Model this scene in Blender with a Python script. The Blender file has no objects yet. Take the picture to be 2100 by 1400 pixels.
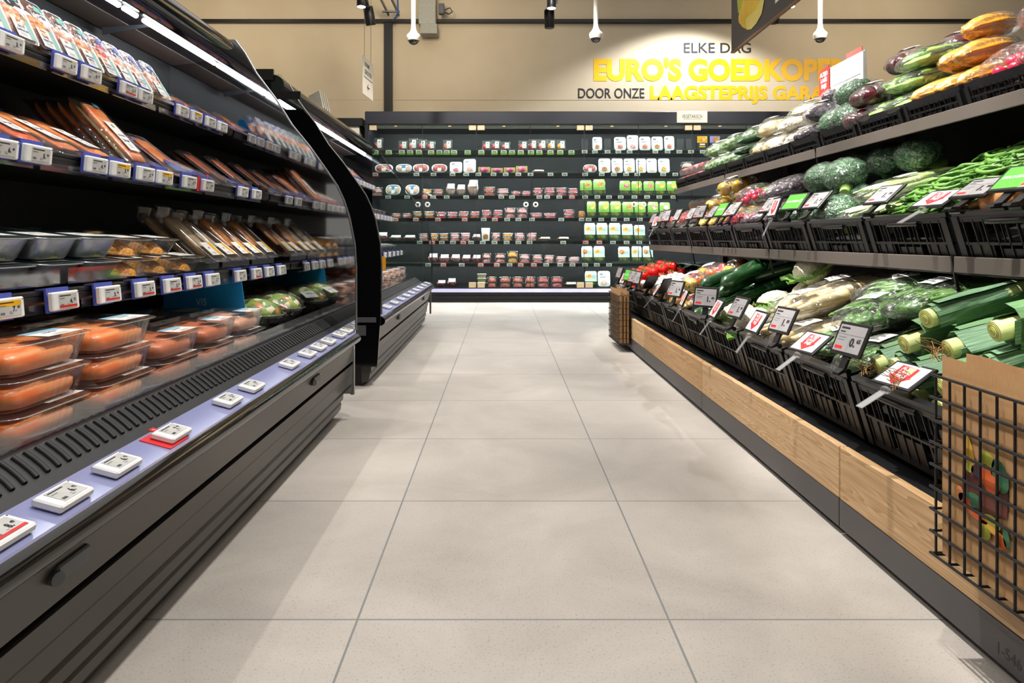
import bpy, bmesh, math, random
from mathutils import Matrix, Vector, noise
from math import sin, cos, pi, radians as R
C = bpy.context.scene.collection
SC = bpy.context.scene
rnd = random.Random(7)

# ------------------------------------------------------------------ camera, world, lights, exposure
F, CX, CY, H = 1410.0, 1030.0, 490.0, 0.733          # focal length in px of the 2100 px frame, vanishing point, eye height
cam = bpy.data.cameras.new('camera'); co = bpy.data.objects.new('camera', cam); C.objects.link(co)
co.location = (0, 0, H); co.rotation_euler = (pi/2, 0, 0)
cam.sensor_fit = 'HORIZONTAL'; cam.sensor_width = 36.0; cam.lens = 36.0*F/2100
cam.shift_x = 20/2100; cam.shift_y = -210/2100; cam.clip_start = 0.02; cam.clip_end = 100
SC.camera = co
vs_ = SC.view_settings
SC.display_settings.display_device = 'sRGB'
vs_.view_transform = 'Standard'; vs_.look = 'None'; vs_.gamma = 1.0; vs_.use_curve_mapping = False; vs_.exposure = 0.12
cy = SC.cycles
cy.use_denoising = True; cy.max_bounces = 10; cy.transparent_max_bounces = 24; cy.diffuse_bounces = 3; cy.glossy_bounces = 4
cy.caustics_reflective = False; cy.caustics_refractive = False; cy.sample_clamp_indirect = 6.0
W = bpy.data.worlds.new('hall'); SC.world = W; W.use_nodes = True
W.node_tree.nodes['Background'].inputs[0].default_value = (1.0, 0.94, 0.86, 1); W.node_tree.nodes['Background'].inputs[1].default_value = 0.24

def spot(name, loc, to, watts, deg, blend=0.35, rad=0.04, col=(1, 0.96, 0.91)):
    l = bpy.data.lights.new(name, 'SPOT'); l.energy = watts; l.spot_size = R(deg); l.spot_blend = blend
    l.shadow_soft_size = rad; l.color = col
    o = bpy.data.objects.new(name, l); C.objects.link(o); o.location = loc
    o.rotation_euler = (Vector(to)-Vector(loc)).to_track_quat('-Z', 'Y').to_euler()
    return o
def area(name, loc, size, watts, col=(1, 0.96, 0.9), rot=(0, 0, 0)):
    l = bpy.data.lights.new(name, 'AREA'); l.shape = 'RECTANGLE'; l.size, l.size_y = size; l.energy = watts; l.color = col
    o = bpy.data.objects.new(name, l); C.objects.link(o); o.location = loc; o.rotation_euler = rot
    return o
area('overhead_fill_light', (0.3, 3.5, 4.3), (5.0, 9.0), 130)  # soft overhead fill, added to lift the ambient light
for k, yy in enumerate((0.4, 1.5, 2.6, 3.7, 4.8)):            # track over the aisle, turned to the produce
    spot('aisle_track_spot', (0.0, yy, 3.5), (1.50, yy+0.1, 1.02), 560, 46, 0.5)
for k, yy in enumerate((0.6, 2.2, 3.8, 5.4)):                 # the same track, turned to the fridges and the floor
    spot('aisle_track_spot', (0.15, yy, 3.5), (-0.62, yy, 0.45), 175, 60)
for k, yy in enumerate((1.0, 3.2, 5.4)):                      # track over the next aisle, behind the fridges
    spot('next_aisle_track_spot', (-1.95, yy, 3.6), (0.15, yy+0.1, 0.0), 95, 66)
for k, xx in enumerate((-0.9, 0.4, 1.7, 3.0)):                # track in front of the glass cooler
    spot('cooler_track_spot', (xx, 5.9, 3.6), (xx, 8.1, 0.9), 260, 60)
spot('wall_wash_spot', (2.34, 7.93, 3.95), (2.34, 7.95, 0.0), 270, 126, 0.35, col=(0.97, 0.98, 1))
for k, xx in enumerate((-3.6, -0.9, 4.6)): spot('wall_wash_spot', (xx, 6.6, 3.4), (xx, 8.9, 3.35), 125, 110, 1.0, rad=0.2, col=(1, 0.85, 0.64))  # soft warm fill spots, added to brighten the wall

# ------------------------------------------------------------------ helpers
kids = {}
def px_y(px, X): return F*X/(px-CX)                    # depth of a pixel column on the upright plane at X
def px_x(px, Y): return (px-CX)*Y/F
def px_z(py, Y): return H-(py-CY)*Y/F
ONES = 'zeroth first second third fourth fifth sixth seventh eighth ninth tenth eleventh twelfth thirteenth fourteenth fifteenth sixteenth seventeenth eighteenth nineteenth'.split()
TENS = {2: 'twenty', 3: 'thirty', 4: 'forty', 5: 'fifty'}
def nth(n):
    if n < 20: return ONES[n]
    t, o = divmod(n, 10)
    return TENS[t]+'-'+ONES[o] if o else TENS[t][:-1]+'ieth'
def setp(o, label=None, cat=None, group=None, kind=None):
    if label: o['label'] = label
    if cat: o['category'] = cat
    if group: o['group'] = group
    if kind: o['kind'] = kind
    return o
def link(o, parent=None):
    C.objects.link(o)
    if parent is not None:
        o.parent = parent; kids.setdefault(parent.name, []).append(o)
    return o
def thing(name, label, cat, loc=(0, 0, 0), rot=(0, 0, 0), group=None):
    o = bpy.data.objects.new(name, None); o.empty_display_size = 0.02
    o.location = loc; o.rotation_euler = rot
    link(o); return setp(o, label, cat, group)
def dup(root, loc=None, rot=None, label=None, group=None, scale=None):
    r = root.copy(); C.objects.link(r)
    if loc is not None: r.location = loc
    if rot is not None: r.rotation_euler = rot
    if scale is not None: r.scale = scale
    if label: r['label'] = label
    if group: r['group'] = group
    for ch in kids.get(root.name, []):
        c = ch.copy(); link(c, r)
        for g in kids.get(ch.name, []):
            d = g.copy(); link(d, c)
    return r
class Place:
    """the first placing moves the prototype itself, every later one copies it"""
    def __init__(s, fn): s.fn, s.proto, s.used = fn, {}, set()
    def __call__(s, key, loc, rot, label, group=None, scale=None):
        if key not in s.proto: s.proto[key] = s.fn(key)
        p = s.proto[key]
        if key in s.used: return dup(p, loc, rot, label, group, scale)
        s.used.add(key); p.location = loc; p.rotation_euler = rot
        if scale is not None: p.scale = scale
        p['label'] = label
        if group: p['group'] = group
        return p
def T3(x, y, z): return Matrix.Translation((x, y, z))
def rot(a, ax): return Matrix.Rotation(a, 4, ax)
def basis(o, tx, ty, tz): return Matrix(((tx[0], ty[0], tz[0], o[0]), (tx[1], ty[1], tz[1], o[1]), (tx[2], ty[2], tz[2], o[2]), (0, 0, 0, 1)))
def on_px(o): return basis(o, (0, 1, 0), (0, 0, 1), (1, 0, 0))      # writing on a face that looks to +x
def on_top(o): return basis(o, (0, 1, 0), (-1, 0, 0), (0, 0, 1))    # writing on a top face, read from +x
def on_my(o): return basis(o, (1, 0, 0), (0, 0, 1), (0, -1, 0))     # writing on a face that looks to -y
_txt = {}
def text_geo(s, size, bold=0.0, res=2):
    k = (s, size, bold)
    if k not in _txt:
        cu = bpy.data.curves.new('writing', 'FONT'); cu.body = s; cu.size = size; cu.align_x = 'CENTER'; cu.offset = bold; cu.resolution_u = res
        ob = bpy.data.objects.new('writing', cu); me = bpy.data.meshes.new_from_object(ob)
        _txt[k] = ([tuple(v.co) for v in me.vertices], [tuple(p.vertices) for p in me.polygons])
        bpy.data.objects.remove(ob); bpy.data.meshes.remove(me); bpy.data.curves.remove(cu)
    return _txt[k]
def rrect(w, l, r, n=6):
    """outline of a rounded rectangle, l along x and w along y"""
    pts = []
    for q, (sx, sy) in enumerate(((1, 1), (-1, 1), (-1, -1), (1, -1))):
        for i in range(n+1):
            a = q*pi/2+i*pi/2/n
            pts.append((sx*(l/2-r)+r*cos(a), sy*(w/2-r)+r*sin(a)))
    return pts
def even(pts, n):
    """n points evenly spaced along a closed outline"""
    q = pts+[pts[0]]; d = [0.0]
    for i in range(len(pts)): d.append(d[-1]+math.dist(q[i], q[i+1]))
    out, k = [], 0
    for i in range(n):
        t = d[-1]*i/n
        while d[k+1] < t: k += 1
        f = (t-d[k])/max(1e-9, d[k+1]-d[k]); out.append((q[k][0]+(q[k+1][0]-q[k][0])*f, q[k][1]+(q[k+1][1]-q[k][1])*f))
    return out
class MB:
    def __init__(s): s.v, s.f, s.m, s.sm, s.T = [], [], [], [], None
    def add(s, vs, fs, mat=0, smooth=False):
        b = len(s.v)
        s.v.extend([tuple(s.T @ Vector(p)) for p in vs] if s.T is not None else [tuple(p) for p in vs])
        for f in fs:
            s.f.append(tuple(i+b for i in f)); s.m.append(mat); s.sm.append(smooth)
        return s
    def box(s, lo, hi, mat=0):
        (a, b, c), (d, e, f) = lo, hi
        return s.add([(a, b, c), (d, b, c), (d, e, c), (a, e, c), (a, b, f), (d, b, f), (d, e, f), (a, e, f)],
                     [(0, 3, 2, 1), (4, 5, 6, 7), (0, 1, 5, 4), (1, 2, 6, 5), (2, 3, 7, 6), (3, 0, 4, 7)], mat)
    def cbox(s, lo, hi, c=0.003, mat=0):
        vs = []
        for ax in range(3):
            for sg in (0, 1):
                o = [i for i in range(3) if i != ax]
                for u in (0, 1):
                    for w in (0, 1):
                        p = [0, 0, 0]; p[ax] = (lo, hi)[sg][ax]
                        p[o[0]] = lo[o[0]]+c if u == 0 else hi[o[0]]-c
                        p[o[1]] = lo[o[1]]+c if w == 0 else hi[o[1]]-c
                        vs.append(tuple(p))
        bm = bmesh.new()
        for p in vs: bm.verts.new(p)
        bmesh.ops.convex_hull(bm, input=bm.verts)
        bmesh.ops.dissolve_limit(bm, angle_limit=0.02, verts=bm.verts, edges=bm.edges)
        bm.verts.index_update()
        s.add([tuple(v.co) for v in bm.verts], [tuple(v.index for v in f.verts) for f in bm.faces], mat); bm.free()
        return s
    def prism(s, poly, a, b, axis='y', mat=0, smooth=False):
        """a closed outline swept from a to b: axis y takes (x, z), axis x takes (y, z), axis z takes (x, y)"""
        P = {'y': lambda p, t: (p[0], t, p[1]), 'x': lambda p, t: (t, p[0], p[1]), 'z': lambda p, t: (p[0], p[1], t)}[axis]
        n = len(poly); vs = [P(p, a) for p in poly]+[P(p, b) for p in poly]
        ar = sum(poly[i][0]*poly[(i+1) % n][1]-poly[(i+1) % n][0]*poly[i][1] for i in range(n))
        flip = (ar > 0) == (axis == 'y')
        sides = [(i, (i+1) % n, n+(i+1) % n, n+i) for i in range(n)]
        if flip: sides = [tuple(reversed(q)) for q in sides]
        s.add(vs, sides, mat, smooth)
        lo, hi = tuple(range(n)), tuple(range(n, 2*n))
        s.add(vs, [lo if flip else tuple(reversed(lo)), tuple(reversed(hi)) if flip else hi], mat)
        return s
    def ring(s, loops, mat=0, smooth=True, cap0=True, cap1=True):
        n = len(loops[0]); vs = [p for l in loops for p in l]
        fs = [(k*n+i, k*n+(i+1) % n, (k+1)*n+(i+1) % n, (k+1)*n+i) for k in range(len(loops)-1) for i in range(n)]
        s.add(vs, fs, mat, smooth)
        if cap0: s.add(loops[0], [tuple(reversed(range(n)))], mat, False)
        if cap1: s.add(loops[-1], [tuple(range(n))], mat, False)
        return s
    def tube(s, pts, r, n=8, mat=0, caps=True):
        pts = [Vector(p) for p in pts]; rs = r if isinstance(r, (list, tuple)) else [r]*len(pts)
        loops = []; up = None
        for i, p in enumerate(pts):
            d = (pts[min(i+1, len(pts)-1)]-pts[max(i-1, 0)]).normalized()
            if up is None: up = Vector((0, 0, 1)) if abs(d.z) < 0.9 else Vector((1, 0, 0))
            a = d.cross(up).normalized(); b = a.cross(d).normalized(); up = b
            loops.append([tuple(p+(a*cos(t)-b*sin(t))*rs[i]) for t in (2*pi*k/n for k in range(n))])
        return s.ring([list(reversed(l)) for l in loops], mat, True, caps, caps)
    def lathe(s, prof, n=20, mat=0, o=(0, 0, 0)):
        loops = [[(o[0]+r*cos(2*pi*k/n), o[1]+r*sin(2*pi*k/n), o[2]+z) for k in range(n)] for r, z in prof]
        return s.ring(loops, mat)
    def ball(s, o, r, n=12, m=8, mat=0, fn=None):
        rx, ry, rz = r if isinstance(r, tuple) else (r, r, r)
        vs = [(0, 0, -1)]+[(cos(2*pi*i/n)*cos(b), sin(2*pi*i/n)*cos(b), sin(b)) for b in (-pi/2+pi*j/m for j in range(1, m)) for i in range(n)]+[(0, 0, 1)]
        out = []
        for p in vs:
            k = fn(p) if fn else 1.0
            out.append((o[0]+p[0]*rx*k, o[1]+p[1]*ry*k, o[2]+p[2]*rz*k))
        fs = [(0, 1+(i+1) % n, 1+i) for i in range(n)]
        fs += [(1+j*n+i, 1+j*n+(i+1) % n, 1+(j+1)*n+(i+1) % n, 1+(j+1)*n+i) for j in range(m-2) for i in range(n)]
        t = len(vs)-1; b = 1+(m-2)*n
        fs += [(b+i, b+(i+1) % n, t) for i in range(n)]
        return s.add(out, fs, mat, True)
    def sheet(s, fn, nu, nv, mat=0, smooth=True):
        vs = [fn(i/nu, j/nv) for j in range(nv+1) for i in range(nu+1)]
        return s.add(vs, [(j*(nu+1)+i, j*(nu+1)+i+1, (j+1)*(nu+1)+i+1, (j+1)*(nu+1)+i) for j in range(nv) for i in range(nu)], mat, smooth)
    def text(s, t, size, M, mat=0, bold=0.0, sx=1.0, res=2):
        vs, fs = text_geo(t, size, bold, res); T = s.T; s.T = (T @ M) if T is not None else M
        s.add([(v[0]*sx, v[1], v[2]) for v in vs], fs, mat); s.T = T
        return s
    def quad(s, M, x0, y0, x1, y1, mat=0, z=0.0):
        T = s.T; s.T = (T @ M) if T is not None else M
        s.add([(x0, y0, z), (x1, y0, z), (x1, y1, z), (x0, y1, z)], [(0, 1, 2, 3)], mat); s.T = T
        return s
    def poly(s, M, pts, mat=0, z=0.0):
        T = s.T; s.T = (T @ M) if T is not None else M
        s.add([(p[0], p[1], z) for p in pts], [tuple(range(len(pts)))], mat); s.T = T
        return s
    def build(s, name, mats, parent=None, world=False, mod=None):
        me = bpy.data.meshes.new(name)
        vs = s.v
        if world and parent is not None:
            o = parent.location; vs = [(p[0]-o.x, p[1]-o.y, p[2]-o.z) for p in vs]
        me.from_pydata(vs, [], s.f)
        for m in (mats if isinstance(mats, (list, tuple)) else [mats]): me.materials.append(m)
        me.polygons.foreach_set('material_index', s.m); me.polygons.foreach_set('use_smooth', s.sm); me.update()
        ob = bpy.data.objects.new(name, me); link(ob, parent)
        if mod: mod(ob)
        return ob
def structure(o): o['kind'] = 'structure'; return o
def n3(x, y, z): return noise.noise(Vector((x, y, z)))
def cells(x, y, z):
    d = noise.voronoi(Vector((x, y, z)))[0]
    return d[0]

# ------------------------------------------------------------------ materials
def lin(h):
    h = h.lstrip('#'); out = []
    for i in (0, 2, 4):
        c = int(h[i:i+2], 16)/255; out.append(c/12.92 if c <= 0.04045 else ((c+0.055)/1.055)**2.4)
    return tuple(out)
def new(name):
    m = bpy.data.materials.new(name); m.use_nodes = True
    nt = m.node_tree; return m, nt, nt.nodes, nt.links, nt.nodes['Principled BSDF']
_mats = {}
def P(col, rough=0.5, c2=None, scale=30.0, bump=0.0, metal=0.0, spec=0.5, coat=0.0, stretch=(1, 1, 1), emit=0.0, bscale=None, sss=0.0):
    """a surface of one colour broken up by noise"""
    key = (col, rough, c2, scale, bump, metal, spec, coat, stretch, emit, bscale, sss)
    if key in _mats: return _mats[key]
    m, nt, N, L, b = new('surface_'+col.strip('#'))
    a = lin(col); d = lin(c2) if c2 else tuple(x*0.88 for x in a)
    tc = N.new('ShaderNodeTexCoord'); mp = N.new('ShaderNodeMapping'); mp.inputs['Scale'].default_value = stretch
    nz = N.new('ShaderNodeTexNoise'); nz.inputs['Scale'].default_value = scale; nz.inputs['Detail'].default_value = 3
    mx = N.new('ShaderNodeMix'); mx.data_type = 'RGBA'; mx.inputs[6].default_value = (*a, 1); mx.inputs[7].default_value = (*d, 1)
    rp = N.new('ShaderNodeMapRange'); rp.inputs[1].default_value = 0.35; rp.inputs[2].default_value = 0.65
    L.new(tc.outputs['Object'], mp.inputs[0]); L.new(mp.outputs[0], nz.inputs['Vector']); L.new(nz.outputs['Fac'], rp.inputs[0]); L.new(rp.outputs[0], mx.inputs[0])
    L.new(mx.outputs[2], b.inputs['Base Color'])
    b.inputs['Roughness'].default_value = rough; b.inputs['Metallic'].default_value = metal; b.inputs['Specular IOR Level'].default_value = spec; b.inputs['Coat Weight'].default_value = coat
    b.inputs['Coat Roughness'].default_value = 0.08
    if sss: b.inputs['Subsurface Weight'].default_value = sss; b.inputs['Subsurface Radius'].default_value = (0.01, 0.004, 0.002)
    if emit: L.new(mx.outputs[2], b.inputs['Emission Color']); b.inputs['Emission Strength'].default_value = emit
    if bump:
        n2 = N.new('ShaderNodeTexNoise'); n2.inputs['Scale'].default_value = bscale or scale*3; n2.inputs['Detail'].default_value = 4
        bp = N.new('ShaderNodeBump'); bp.inputs['Strength'].default_value = bump; bp.inputs['Distance'].default_value = 0.004
        L.new(mp.outputs[0], n2.inputs['Vector']); L.new(n2.outputs['Fac'], bp.inputs['Height']); L.new(bp.outputs[0], b.inputs['Normal'])
    _mats[key] = m; return m
def V(cols, scale=60.0, rough=0.45, bump=0.3, spec=0.5, coat=0.0, rand=1.0):
    """cells of several colours: shrimps, kernels, mince, florets"""
    key = ('V', cols, scale, rough, bump, spec, coat)
    if key in _mats: return _mats[key]
    m, nt, N, L, b = new('cells_'+cols[0].strip('#'))
    tc = N.new('ShaderNodeTexCoord'); vo = N.new('ShaderNodeTexVoronoi'); vo.inputs['Scale'].default_value = scale; vo.inputs['Randomness'].default_value = rand
    sp = N.new('ShaderNodeSeparateColor'); cr = N.new('ShaderNodeValToRGB'); cr.color_ramp.interpolation = 'CONSTANT'
    el = cr.color_ramp.elements
    while len(el) < len(cols): el.new(0.5)
    for i, c in enumerate(cols): el[i].position = i/len(cols); el[i].color = (*lin(c), 1)
    L.new(tc.outputs['Object'], vo.inputs['Vector']); L.new(vo.outputs['Color'], sp.inputs[0]); L.new(sp.outputs[0], cr.inputs[0])
    L.new(cr.outputs[0], b.inputs['Base Color']); b.inputs['Roughness'].default_value = rough; b.inputs['Specular IOR Level'].default_value = spec; b.inputs['Coat Weight'].default_value = coat
    bp = N.new('ShaderNodeBump'); bp.inputs['Strength'].default_value = bump; bp.inputs['Distance'].default_value = 0.004; bp.invert = True
    L.new(vo.outputs['Distance'], bp.inputs['Height']); L.new(bp.outputs[0], b.inputs['Normal'])
    _mats[key] = m; return m
def clear(name, tint='#ffffff', gloss=0.05, rough=0.06, edge=0.55, haze=0.04, crumple=0.0, cscale=18.0, hcol='#ffffff'):
    """thin clear plastic or glass: mostly see-through, a sheen that grows towards the edge, a little haze"""
    key = ('clear', name)
    if key in _mats: return _mats[key]
    m, nt, N, L, b = new(name); N.remove(b); out = N['Material Output']
    tr = N.new('ShaderNodeBsdfTransparent'); tr.inputs[0].default_value = (*lin(tint), 1)
    gl = N.new('ShaderNodeBsdfGlossy'); gl.inputs['Roughness'].default_value = rough; gl.inputs['Color'].default_value = (1, 1, 1, 1)
    df = N.new('ShaderNodeBsdfDiffuse'); df.inputs[0].default_value = (*lin(hcol), 1)
    lw = N.new('ShaderNodeLayerWeight'); lw.inputs['Blend'].default_value = 0.35
    mr = N.new('ShaderNodeMapRange'); mr.inputs[1].default_value = 0.05; mr.inputs[3].default_value = gloss; mr.inputs[4].default_value = edge
    L.new(lw.outputs['Fresnel'], mr.inputs[0])
    m1 = N.new('ShaderNodeMixShader'); m1.inputs[0].default_value = haze; m2 = N.new('ShaderNodeMixShader')
    L.new(tr.outputs[0], m1.inputs[1]); L.new(df.outputs[0], m1.inputs[2]); L.new(m1.outputs[0], m2.inputs[1]); L.new(gl.outputs[0], m2.inputs[2]); L.new(mr.outputs[0], m2.inputs[0])
    if crumple:
        tc = N.new('ShaderNodeTexCoord'); nz = N.new('ShaderNodeTexNoise'); nz.inputs['Scale'].default_value = cscale; nz.inputs['Detail'].default_value = 2; nz.inputs['Distortion'].default_value = 1.5
        bp = N.new('ShaderNodeBump'); bp.inputs['Strength'].default_value = crumple; bp.inputs['Distance'].default_value = 0.02
        L.new(tc.outputs['Object'], nz.inputs['Vector']); L.new(nz.outputs['Fac'], bp.inputs['Height']); L.new(bp.outputs[0], gl.inputs['Normal']); L.new(bp.outputs[0], lw.inputs['Normal'])
    L.new(m2.outputs[0], out.inputs['Surface'])
    _mats[key] = m; return m
def glow(name, col, k):
    m, nt, N, L, b = new(name); b.inputs['Base Color'].default_value = (*lin(col), 1)
    b.inputs['Emission Color'].default_value = (*lin(col), 1); b.inputs['Emission Strength'].default_value = k
    nz = N.new('ShaderNodeTexNoise'); nz.inputs['Scale'].default_value = 40
    mr = N.new('ShaderNodeMapRange'); mr.inputs[3].default_value = 0.2; mr.inputs[4].default_value = 0.4
    L.new(nz.outputs['Fac'], mr.inputs[0]); L.new(mr.outputs[0], b.inputs['Roughness'])
    return m
def floor_material():
    m, nt, N, L, b = new('floor_tiles')
    g = N.new('ShaderNodeNewGeometry'); mp = N.new('ShaderNodeMapping'); mp.inputs['Location'].default_value = (0.279+0.6*20, -0.125+0.6*20, 0)
    L.new(g.outputs['Position'], mp.inputs[0])
    br = N.new('ShaderNodeTexBrick'); br.offset = 0; br.squash = 1
    for k, v in (('Scale', 1.0), ('Mortar Size', 0.0022), ('Mortar Smooth', 0.1), ('Brick Width', 0.6), ('Row Height', 0.6), ('Bias', 0.0)): br.inputs[k].default_value = v
    br.inputs['Color1'].default_value = (0.93, 0.93, 0.93, 1); br.inputs['Color2'].default_value = (1.0, 1.0, 1.0, 1)
    L.new(mp.outputs[0], br.inputs['Vector'])
    n1 = N.new('ShaderNodeTexNoise'); n1.inputs['Scale'].default_value = 2.6; n1.inputs['Detail'].default_value = 6; n1.inputs['Roughness'].default_value = 0.62; n1.inputs['Distortion'].default_value = 0.6
    n2 = N.new('ShaderNodeTexNoise'); n2.inputs['Scale'].default_value = 230; n2.inputs['Detail'].default_value = 2
    L.new(mp.outputs[0], n1.inputs['Vector']); L.new(mp.outputs[0], n2.inputs['Vector'])
    cr = N.new('ShaderNodeValToRGB'); e = cr.color_ramp.elements
    e[0].position = 0.3; e[0].color = (*lin('#a69f97'), 1); e[1].position = 0.72; e[1].color = (*lin('#bdb6ae'), 1)
    L.new(n1.outputs['Fac'], cr.inputs[0])
    r2 = N.new('ShaderNodeValToRGB'); e = r2.color_ramp.elements; e[0].position = 0.24; e[0].color = (0.62, 0.6, 0.58, 1); e[1].position = 0.42; e[1].color = (1, 1, 1, 1)
    L.new(n2.outputs['Fac'], r2.inputs[0])
    def mul(a, c):
        x = N.new('ShaderNodeMix'); x.data_type = 'RGBA'; x.blend_type = 'MULTIPLY'; x.inputs[0].default_value = 1
        L.new(a, x.inputs[6]); L.new(c, x.inputs[7]); return x.outputs[2]
    c = mul(mul(cr.outputs[0], r2.outputs[0]), br.outputs['Color'])
    mx = N.new('ShaderNodeMix'); mx.data_type = 'RGBA'; mx.inputs[7].default_value = (*lin('#7b7d7c'), 1)
    L.new(br.outputs['Fac'], mx.inputs[0]); L.new(c, mx.inputs[6]); L.new(mx.outputs[2], b.inputs['Base Color'])
    mr = N.new('ShaderNodeMapRange'); mr.inputs[3].default_value = 0.42; mr.inputs[4].default_value = 0.62
    L.new(n1.outputs['Fac'], mr.inputs[0]); L.new(mr.outputs[0], b.inputs['Roughness'])
    b.inputs['Specular IOR Level'].default_value = 0.35
    bp = N.new('ShaderNodeBump'); bp.inputs['Strength'].default_value = 0.5; bp.inputs['Distance'].default_value = 0.002; bp.invert = True
    L.new(br.outputs['Fac'], bp.inputs['Height']); L.new(bp.outputs[0], b.inputs['Normal'])
    return m
def wood_material(name, a, c, seed):
    m, nt, N, L, b = new(name)
    tc = N.new('ShaderNodeTexCoord'); mp = N.new('ShaderNodeMapping'); mp.inputs['Location'].default_value = (seed*1.7, seed*0.9, seed*0.37); mp.inputs['Scale'].default_value = (6, 0.9, 9)
    L.new(tc.outputs['Object'], mp.inputs[0])
    n1 = N.new('ShaderNodeTexNoise'); n1.inputs['Scale'].default_value = 1.3; n1.inputs['Detail'].default_value = 2; n1.inputs['Distortion'].default_value = 0.8
    L.new(mp.outputs[0], n1.inputs['Vector'])
    ml = N.new('ShaderNodeMath'); ml.operation = 'MULTIPLY'; ml.inputs[1].default_value = 26
    fr = N.new('ShaderNodeMath'); fr.operation = 'FRACT'
    L.new(n1.outputs['Fac'], ml.inputs[0]); L.new(ml.outputs[0], fr.inputs[0])
    n2 = N.new('ShaderNodeTexNoise'); n2.inputs['Scale'].default_value = 14; n2.inputs['Detail'].default_value = 5
    m2 = N.new('ShaderNodeMapping'); m2.inputs['Scale'].default_value = (3, 0.25, 12); L.new(tc.outputs['Object'], m2.inputs[0]); L.new(m2.outputs[0], n2.inputs['Vector'])
    cr = N.new('ShaderNodeValToRGB'); e = cr.color_ramp.elements; e[0].position = 0.0; e[0].color = (*lin(a), 1); e[1].position = 0.85; e[1].color = (*lin(c), 1)
    ad = N.new('ShaderNodeMath'); ad.operation = 'MULTIPLY_ADD'; ad.inputs[1].default_value = 0.45; L.new(fr.outputs[0], ad.inputs[0]); L.new(n2.outputs['Fac'], ad.inputs[2])
    sb = N.new('ShaderNodeMath'); sb.operation = 'SUBTRACT'; sb.inputs[1].default_value = 0.25; L.new(ad.outputs[0], sb.inputs[0])
    L.new(sb.outputs[0], cr.inputs[0])
    L.new(cr.outputs[0], b.inputs['Base Color']); b.inputs['Roughness'].default_value = 0.6
    bp = N.new('ShaderNodeBump'); bp.inputs['Strength'].default_value = 0.2; bp.inputs['Distance'].default_value = 0.002; L.new(n2.outputs['Fac'], bp.inputs['Height']); L.new(bp.outputs[0], b.inputs['Normal'])
    return m
m_black = P('#101012', 0.4, '#0d0d0f'); m_gloss = P('#0b0b0d', 0.08, '#0d0d0f', spec=0.6); m_deep = P('#0c0c0d', 0.6, '#101010')
m_bronze = P('#3d3935', 0.36, '#38342f', scale=4); m_steel = P('#8b8c8d', 0.35, '#7f8081', metal=0.8); m_grey = P('#56585c', 0.45, '#505256')
m_white = P('#f2f2f0', 0.4, '#e9e9e7'); m_ink = P('#1c1c1e', 0.6, '#242426'); m_eink = P('#c3c3bf', 0.55, '#babab6'); m_lines = P('#77777a', 0.6, '#6c6c70')
m_blue = P('#4c58b0', 0.3, '#5661bb'); m_red = P('#d8262b', 0.45, '#c92227'); m_yellow = P('#f2b705', 0.45, '#ecb000'); m_cyan = P('#0f87c9', 0.35, '#0d80c0', scale=6)
m_teal = P('#8fb9ae', 0.5, '#86b1a6'); m_navy = P('#2b3170', 0.55, '#2a2f68'); m_paper = P('#f1efea', 0.6, '#e8e6e1')
m_clear = clear('clear_plastic', gloss=0.035, rough=0.12, edge=0.42, haze=0.03)
m_film = clear('clear_film', gloss=0.03, rough=0.07, edge=0.35, haze=0.015, crumple=0.18, cscale=20)
m_bag = clear('crinkled_bag_film', gloss=0.10, rough=0.15, edge=0.45, haze=0.02, crumple=1.0, cscale=24)
m_glass = clear('cooler_glass', tint='#eef4f1', gloss=0.008, rough=0.01, edge=0.22, haze=0.001)
m_plexi = clear('plexiglass', tint='#f8f9fa', gloss=0.03, rough=0.05, edge=0.22, haze=0.008)
m_lav = clear('lavender_rail_plastic', tint='#b9bcec', gloss=0.12, rough=0.12, edge=0.6, haze=0.6, hcol='#aeb2e2')
m_led = glow('led_tube', '#f4f8ff', 18.0)
# ------------------------------------------------------------------ the room
fl = MB().box((-7, -3, -0.1), (8, 9.1, 0)); structure(fl.build('floor', floor_material()))
m_wall = P('#d6c8ae', 0.75, '#cebf a4'.replace(' ', ''), scale=1.6, bump=0.05, bscale=30, spec=0.2)
wl = MB().box((-7, 8.9, 0), (8, 9.1, 4.6)); structure(wl.build('wall_back', m_wall))
structure(MB().box((-7, -3, 4.6), (8, 9.1, 4.7)).build('ceiling', P('#8f8c88', 0.8, '#86837f', scale=3)))
structure(MB().box((-1.52, 8.84, 0), (-1.415, 8.9, 3.56)).build('trim_1', m_black))          # upright between the wall panels
structure(MB().cbox((-4.6, 8.83, 3.515), (6.6, 8.9, 3.56), 0.004).build('trim_2', m_black))     # rail along the wall
structure(MB().box((-1.4, 8.897, 2.53), (8, 8.901, 2.534)).build('trim_3', P('#b5a78e', 0.8, '#ab9d84')))  # panel seam
structure(MB().box((-7, 8.899, 2.53), (-1.53, 8.901, 2.534)).build('trim_4', P('#b5a78e', 0.8, '#ab9d84')))

def lettering(name, text, size, x, z, y, mat, label, bold, sx):
    o = MB(); T = basis((x, y, z), (1, 0, 0), (0, 0, 1), (0, -1, 0))
    o.T = T; o.text(text, size, Matrix.Identity(4), 0, bold, sx, 4)
    o.T = None
    return setp(o.build(name, mat), label, 'wall lettering')
m_yel = P('#ffc400', 0.5, '#fdbe00', scale=2); m_blk = P('#232325', 0.55, '#2a2a2c')
WY = 8.896; K = WY/F
def wall_text(text, px0, px1, py_top, py_base, mat, label, bold):
    cap = (py_base-py_top)*K; size = cap/0.729
    vs, _ = text_geo(text, size, bold*size, 4); w = max(v[0] for v in vs)-min(v[0] for v in vs)
    lettering('wall_lettering', text, size, ((px0+px1)/2-CX)*K, px_z(py_base, WY), WY, mat, label, bold*size, (px1-px0)*K/w)
wall_text('ELKE DAG', 1402, 1540, 87, 108, m_blk, 'small black wall lettering reading ELKE DAG above the big yellow line', 0.012)
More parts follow.
